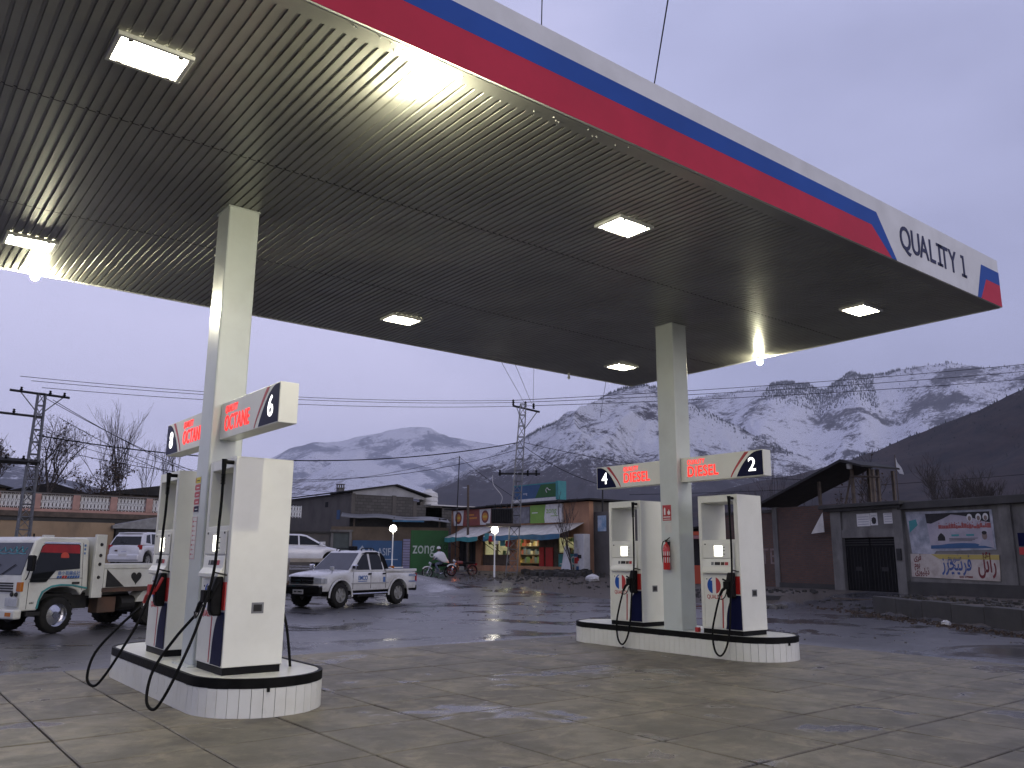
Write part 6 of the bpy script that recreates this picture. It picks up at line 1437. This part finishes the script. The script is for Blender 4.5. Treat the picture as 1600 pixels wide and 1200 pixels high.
# ------------------------------------------------------------------ motorcycles and rider
def make_bike(lab, loc, ang, rimm, lit):
    M_dull = mat('dull_red', (.16, .02, .02), None, 4, .4); M_tank = M_blackp if lit else M_dull; rimm = rimm or M_dull
    t = thing('motorcycle', lab, 'motorcycle', loc, ang, 'motorcycles by the green wall advert')
    for x in (.62, -.60):
        w_ = MB().tube([(x+.27*math.cos(a), 0, .29+.27*math.sin(a)) for a in np.linspace(0, 2*math.pi, 25)], .038, 8, cap=False).build('wheel', M_tyre, t, smooth=True)
        MB().tube([(x+.225*math.cos(a), 0, .29+.225*math.sin(a)) for a in np.linspace(0, 2*math.pi, 21)], .016, 6, cap=False).build('rim', rimm, w_, smooth=True)
        sp = MB()
        for k in range(6): a = k*math.pi/3; sp.tube([(x, 0, .29), (x+.22*math.cos(a), 0, .29+.22*math.sin(a))], .014, 4)
        sp.tube([(x, -.06, .29), (x, .06, .29)], .05, 10); sp.build('spokes', rimm, w_)
    fr = MB(); fr.tube([(.38, 0, .80), (.05, 0, .62), (-.35, 0, .66), (-.62, 0, .62)], .025, 6); fr.tube([(.36, 0, .72), (.2, 0, .35), (-.18, 0, .30), (-.3, 0, .6)], .022, 6)
    for s_ in (-1, 1): fr.tube([(-.15, s_*.08, .32), (-.60, s_*.09, .29)], .02, 5); fr.tube([(-.5, s_*.1, .62), (-.60, s_*.09, .29)], .022, 6)
    fr.build('frame', M_dark, t)
    fk = MB()
    for s_ in (-1, 1): fk.tube([(.62, s_*.08, .29), (.40, s_*.07, .82)], .022, 6)
    fk.build('fork', M_chrome, t); MB().tube(smooth_path([(.30, -.36, .98), (.36, -.2, .95), (.40, 0, .90), (.36, .2, .95), (.30, .36, .98)], 4), .014, 6).build('handlebar', M_dark, t)
    MB().box(-.02, .38, -.11, .11, .62, .80).build('fuel_tank', M_tank, t, bevel=.06, seg=3); MB().box(-.66, .0, -.11, .11, .66, .76).build('seat', M_blackp, t, bevel=.04, seg=3)
    MB().box(-.08, .22, -.12, .12, .26, .52).build('engine', M_steel, t, bevel=.03); MB().tube([(.12, -.1, .3), (-.1, -.14, .24), (-.72, -.15, .32)], .035, 8).build('exhaust', M_chrome, t)
    MB().lathe([(.001, .56), (.07, .54), (.085, .50), (.04, .42)], 12, (0, 0, .80), 'x').build('headlight', M_lens, t, smooth=True)
    for x, a0 in ((.62, 40), (-.60, 30)): MB().tube([(x+.32*math.cos(R(a)), 0, .29+.32*math.sin(R(a))) for a in range(a0, a0+110, 10)], .045, 6).build('mudguard', M_paper if x > 0 else M_tank, t)
    MB().box(-.86, -.78, -.06, .06, .58, .68).build('tail_lamp', emitm('tail_lamp_lit', (1, .22, .05), 14) if lit else M_lampred, t)
    for s_ in (-1, 1): MB().tube([(.3, s_*.3, .98), (.28, s_*.34, 1.14)], .008, 4).build('mirror_stem', M_dark, t); MB().box(.26, .28, s_*.34-.05, s_*.34+.05, 1.1, 1.18).build('mirror', M_dark, t)
    return t
bx, by = 25.6, 39.0
ANG_B = math.atan2(.476, -.88)
make_bike('motorcycle carrying the person in the white shawl', (bx, by, gz(bx, by)), ANG_B, M_rim, True)
make_bike('parked motorcycle with red wheels beside the shop corner', (26.55, 38.1, gz(26.55, 38.1)), ANG_B+.25, None, False)
def make_rider():
    t = thing('person', 'person in a white shawl and cap riding the motorcycle', 'person', (bx, by, gz(bx, by)), ANG_B)
    # skeleton: pelvis, spine, head, arms, legs (x forward)
    J = {'pelvis': ((-.22, 0, .86), .15), 'belly': ((-.18, 0, 1.02), .145), 'chest': ((-.08, 0, 1.25), .155), 'neck': ((-.02, 0, 1.42), .065), 'head': ((.03, 0, 1.53), .095), 'crown': ((.02, 0, 1.64), .075)}
    E_ = [('pelvis', 'belly'), ('belly', 'chest'), ('chest', 'neck'), ('neck', 'head'), ('head', 'crown')]
    for s_, n in ((1, 'l'), (-1, 'r')):
        J.update({'sh'+n: ((-.06, s_*.19, 1.35), .075), 'el'+n: ((.06, s_*.27, 1.12), .052), 'wr'+n: ((.26, s_*.31, 1.02), .036), 'ha'+n: ((.32, s_*.32, 1.00), .04),
                  'hip'+n: ((-.18, s_*.12, .85), .105), 'kn'+n: ((.20, s_*.19, .74), .075), 'an'+n: ((.0, s_*.18, .38), .048), 'to'+n: ((.14, s_*.19, .34), .04)})
        E_ += [('chest', 'sh'+n), ('sh'+n, 'el'+n), ('el'+n, 'wr'+n), ('wr'+n, 'ha'+n), ('pelvis', 'hip'+n), ('hip'+n, 'kn'+n), ('kn'+n, 'an'+n), ('an'+n, 'to'+n)]
    K = list(J); me = bpy.data.meshes.new('body'); me.from_pydata([J[k][0] for k in K], [(K.index(a), K.index(b)) for a, b in E_], []); me.update()
    o = link('body', me, None, t); o.modifiers.new('skin', 'SKIN'); me.skin_vertices or None
    for i, k in enumerate(K): me.skin_vertices[0].data[i].radius = (J[k][1], J[k][1]); me.skin_vertices[0].data[i].use_root = (k == 'pelvis')
    o.modifiers.new('sub', 'SUBSURF').levels = 1; o.modifiers['sub'].render_levels = 2
    dg = bpy.context.evaluated_depsgraph_get(); dg.update(); m2 = bpy.data.meshes.new_from_object(o.evaluated_get(dg)); o.modifiers.clear(); o.data = m2; m2.name = 'body'
    m2.materials.clear(); m2.materials.append(M_trouser); m2.materials.append(M_skin)
    for p in m2.polygons:
        c = p.center; p.use_smooth = True
        p.material_index = 1 if (c.z > 1.42 or c.x > .28) and c.z > .9 else 0
    # shawl draped over shoulders to the seat, swelling behind
    vs = []; fs = []; n = 18; rings = [(1.44, .10, .10, -.03), (1.38, .20, .25, -.07), (1.25, .27, .32, -.10), (1.08, .32, .36, -.12), (.94, .35, .36, -.17), (.84, .34, .34, -.22)]
    for q, (z, rx, ry, cx) in enumerate(rings):
        for k in range(n):
            a = 2*math.pi*k/n; f = 1+.06*math.sin(a*5+q)*min(1, q/2); fr_ = max(0, math.cos(a)); zz = z+(.16*fr_*(q/5) if q > 1 else 0)
            vs.append((cx+rx*f*math.cos(a)+.10*fr_*(q in (2, 3, 4)), ry*f*math.sin(a), zz))
    for q in range(len(rings)-1):
        for k in range(n): fs.append((q*n+k, q*n+(k+1) % n, (q+1)*n+(k+1) % n, (q+1)*n+k))
    o = MB().add(vs, fs).build('shawl', M_shawl, t, smooth=70); o.modifiers.new('sheet', 'SOLIDIFY').thickness = .015
    MB().lathe([(.108, 1.575), (.115, 1.60), (.105, 1.66), (.06, 1.71), (.001, 1.72)], 14, (.02, 0, 0)).build('cap', M_shawl, t, smooth=True)
    MB().sphere((.125, 0, 1.525), .018, 6, 5).build('nose', M_skin, t); 
    for s_ in (-1, 1): MB().sphere((.112, s_*.035, 1.55), .010, 6, 4).build('eye', M_dark, t); MB().sphere((.02, s_*.098, 1.53), .022, 6, 5).build('ear', M_skin, t)
    MB().box(.105, .118, -.025, .025, 1.478, 1.488).build('mouth', M_rust, t); MB().lathe([(.097, 1.49), (.102, 1.53), (.108, 1.575)], 12, (.005, 0, 0)).build('hair', M_blackp, t, smooth=True)
make_rider()

# ------------------------------------------------------------------ rubble, litter, weeds
def make_litter():
    rnd = random.Random(33)
    def stone_pile(name, lab, cx, cy, n, sx, sy, s0, s1, m, ang=0):
        mb = MB()
        for _ in range(n):
            a, b = rnd.gauss(0, sx), rnd.gauss(0, sy); x = cx+a*math.cos(ang)-b*math.sin(ang); y = cy+a*math.sin(ang)+b*math.cos(ang); s_ = rnd.uniform(s0, s1)
            z = gz(x, y)+s_*.25; vs = []
            for k in range(8):
                v = Vector(((k & 1)*2-1, ((k >> 1) & 1)*2-1, ((k >> 2) & 1)*2-1)); vs.append(Vector((x, y, z))+Vector((v.x*s_*rnd.uniform(.35, .7), v.y*s_*rnd.uniform(.35, .7), v.z*s_*rnd.uniform(.25, .55))))
            mb.add(vs, [(0, 1, 3, 2), (4, 6, 7, 5), (0, 4, 5, 1), (1, 5, 7, 3), (3, 7, 6, 2), (2, 6, 4, 0)])
        o = mb.build(name, m); struct(o, 'stuff', lab)
    stone_pile('rubble_pile', 'heap of dark stones beside the poster pillar', 28.4, 31.9, 150, .5, .9, .1, .34, M_concd)
    stone_pile('verge_stones', 'scattered stones along the verge before the shops', 26.6, 32.6, 160, .7, 3.0, .03, .11, M_concd)
    stone_pile('bank_stones', 'stones and rubbish on the bank below the brick building', 26.2, 20.2, 180, .7, 2.2, .03, .13, M_concd)
    stone_pile('wall_top_rubble', 'broken stones lying behind the low wall', 24.1, 10.2, 260, .8, 3.2, .04, .12, M_concd, R(-31))
    stone_pile('gutter_leaves', 'dead leaves and grit at the foot of the low wall', 21.6, 10.4, 500, .25, 3.0, .02, .06, M_leafd, R(-34.6))
    stone_pile('road_grit', 'small stones scattered over the asphalt', 18.5, 16, 260, 4, 6, .012, .035, M_conc)
    stone_pile('ash_heap', 'heap of pale ash and rubbish by the kerb', 23.6, 16.6, 80, .35, .25, .06, .18, M_conc)
    for x, y, s_, lab in ((27.6, 28.9, .34, 'white plastic bag lying on the verge left of the far pumps'), (25.9, 19.6, .16, 'crumpled white paper on the bank below the brick wall'), (21.4, 9.9, .12, 'yellowish litter at the foot of the low wall')):
        m = MB().sphere((0, 0, 0), s_, 9, 6, .6)
        m.v = [(a*rnd.uniform(.75, 1.25), b*rnd.uniform(.75, 1.25), c*rnd.uniform(.7, 1.2)) for a, b, c in m.v]
        o = m.build('litter', M_paper); o.location = (x, y, gz(x, y)+s_*.35); tag(o, lab, 'litter', 'pieces of litter')
    # weeds round the pylon foot and along the verge
    mb = MB()
    for cx, cy, n, sp in ((27.1, 34.4, 240, .7), (26.0, 35.9, 120, .6), (25.6, 29.0, 120, 1.2), (23.3, 11.6, 200, 1.2), (26.0, 15.0, 60, .8), (29.0, 31.0, 120, .5)):
        for _ in range(n):
            x, y = rnd.gauss(cx, sp), rnd.gauss(cy, sp); z = gz(x, y)-.01; h = rnd.uniform(.08, .34); a = rnd.random()*6.28; l = rnd.uniform(0, .5)*h
            mb.add([(x-.008, y, z), (x+.008, y, z), (x+l*math.cos(a), y+l*math.sin(a), z+h)], [(0, 1, 2)])
    o = mb.build('dry_weeds', mat('dry_grass', (.10, .075, .035), (.06, .05, .028), 4, .9)); struct(o, 'stuff', 'dry weeds along the verge')
    # white garment hanging by the young tree
    g = MB(); n = 8; vs = []
    for i in range(7):
        z = 2.05-.21*i; w = .10+.035*i
        for k in range(n): a = 2*math.pi*k/n; vs.append((w*(1+.12*math.sin(3*a+i))*math.cos(a)*.6, w*1.5*math.sin(a), z))
    g.add(vs, [(i*n+k, i*n+(k+1) % n, (i+1)*n+(k+1) % n, (i+1)*n+k) for i in range(6) for k in range(n)])
    o = g.build('hanging_cloth', M_shawl, smooth=60); o.location = (29.0, 32.25, .1); tag(o, 'long white cloth hanging at the shop front by the young tree', 'cloth')
make_litter()
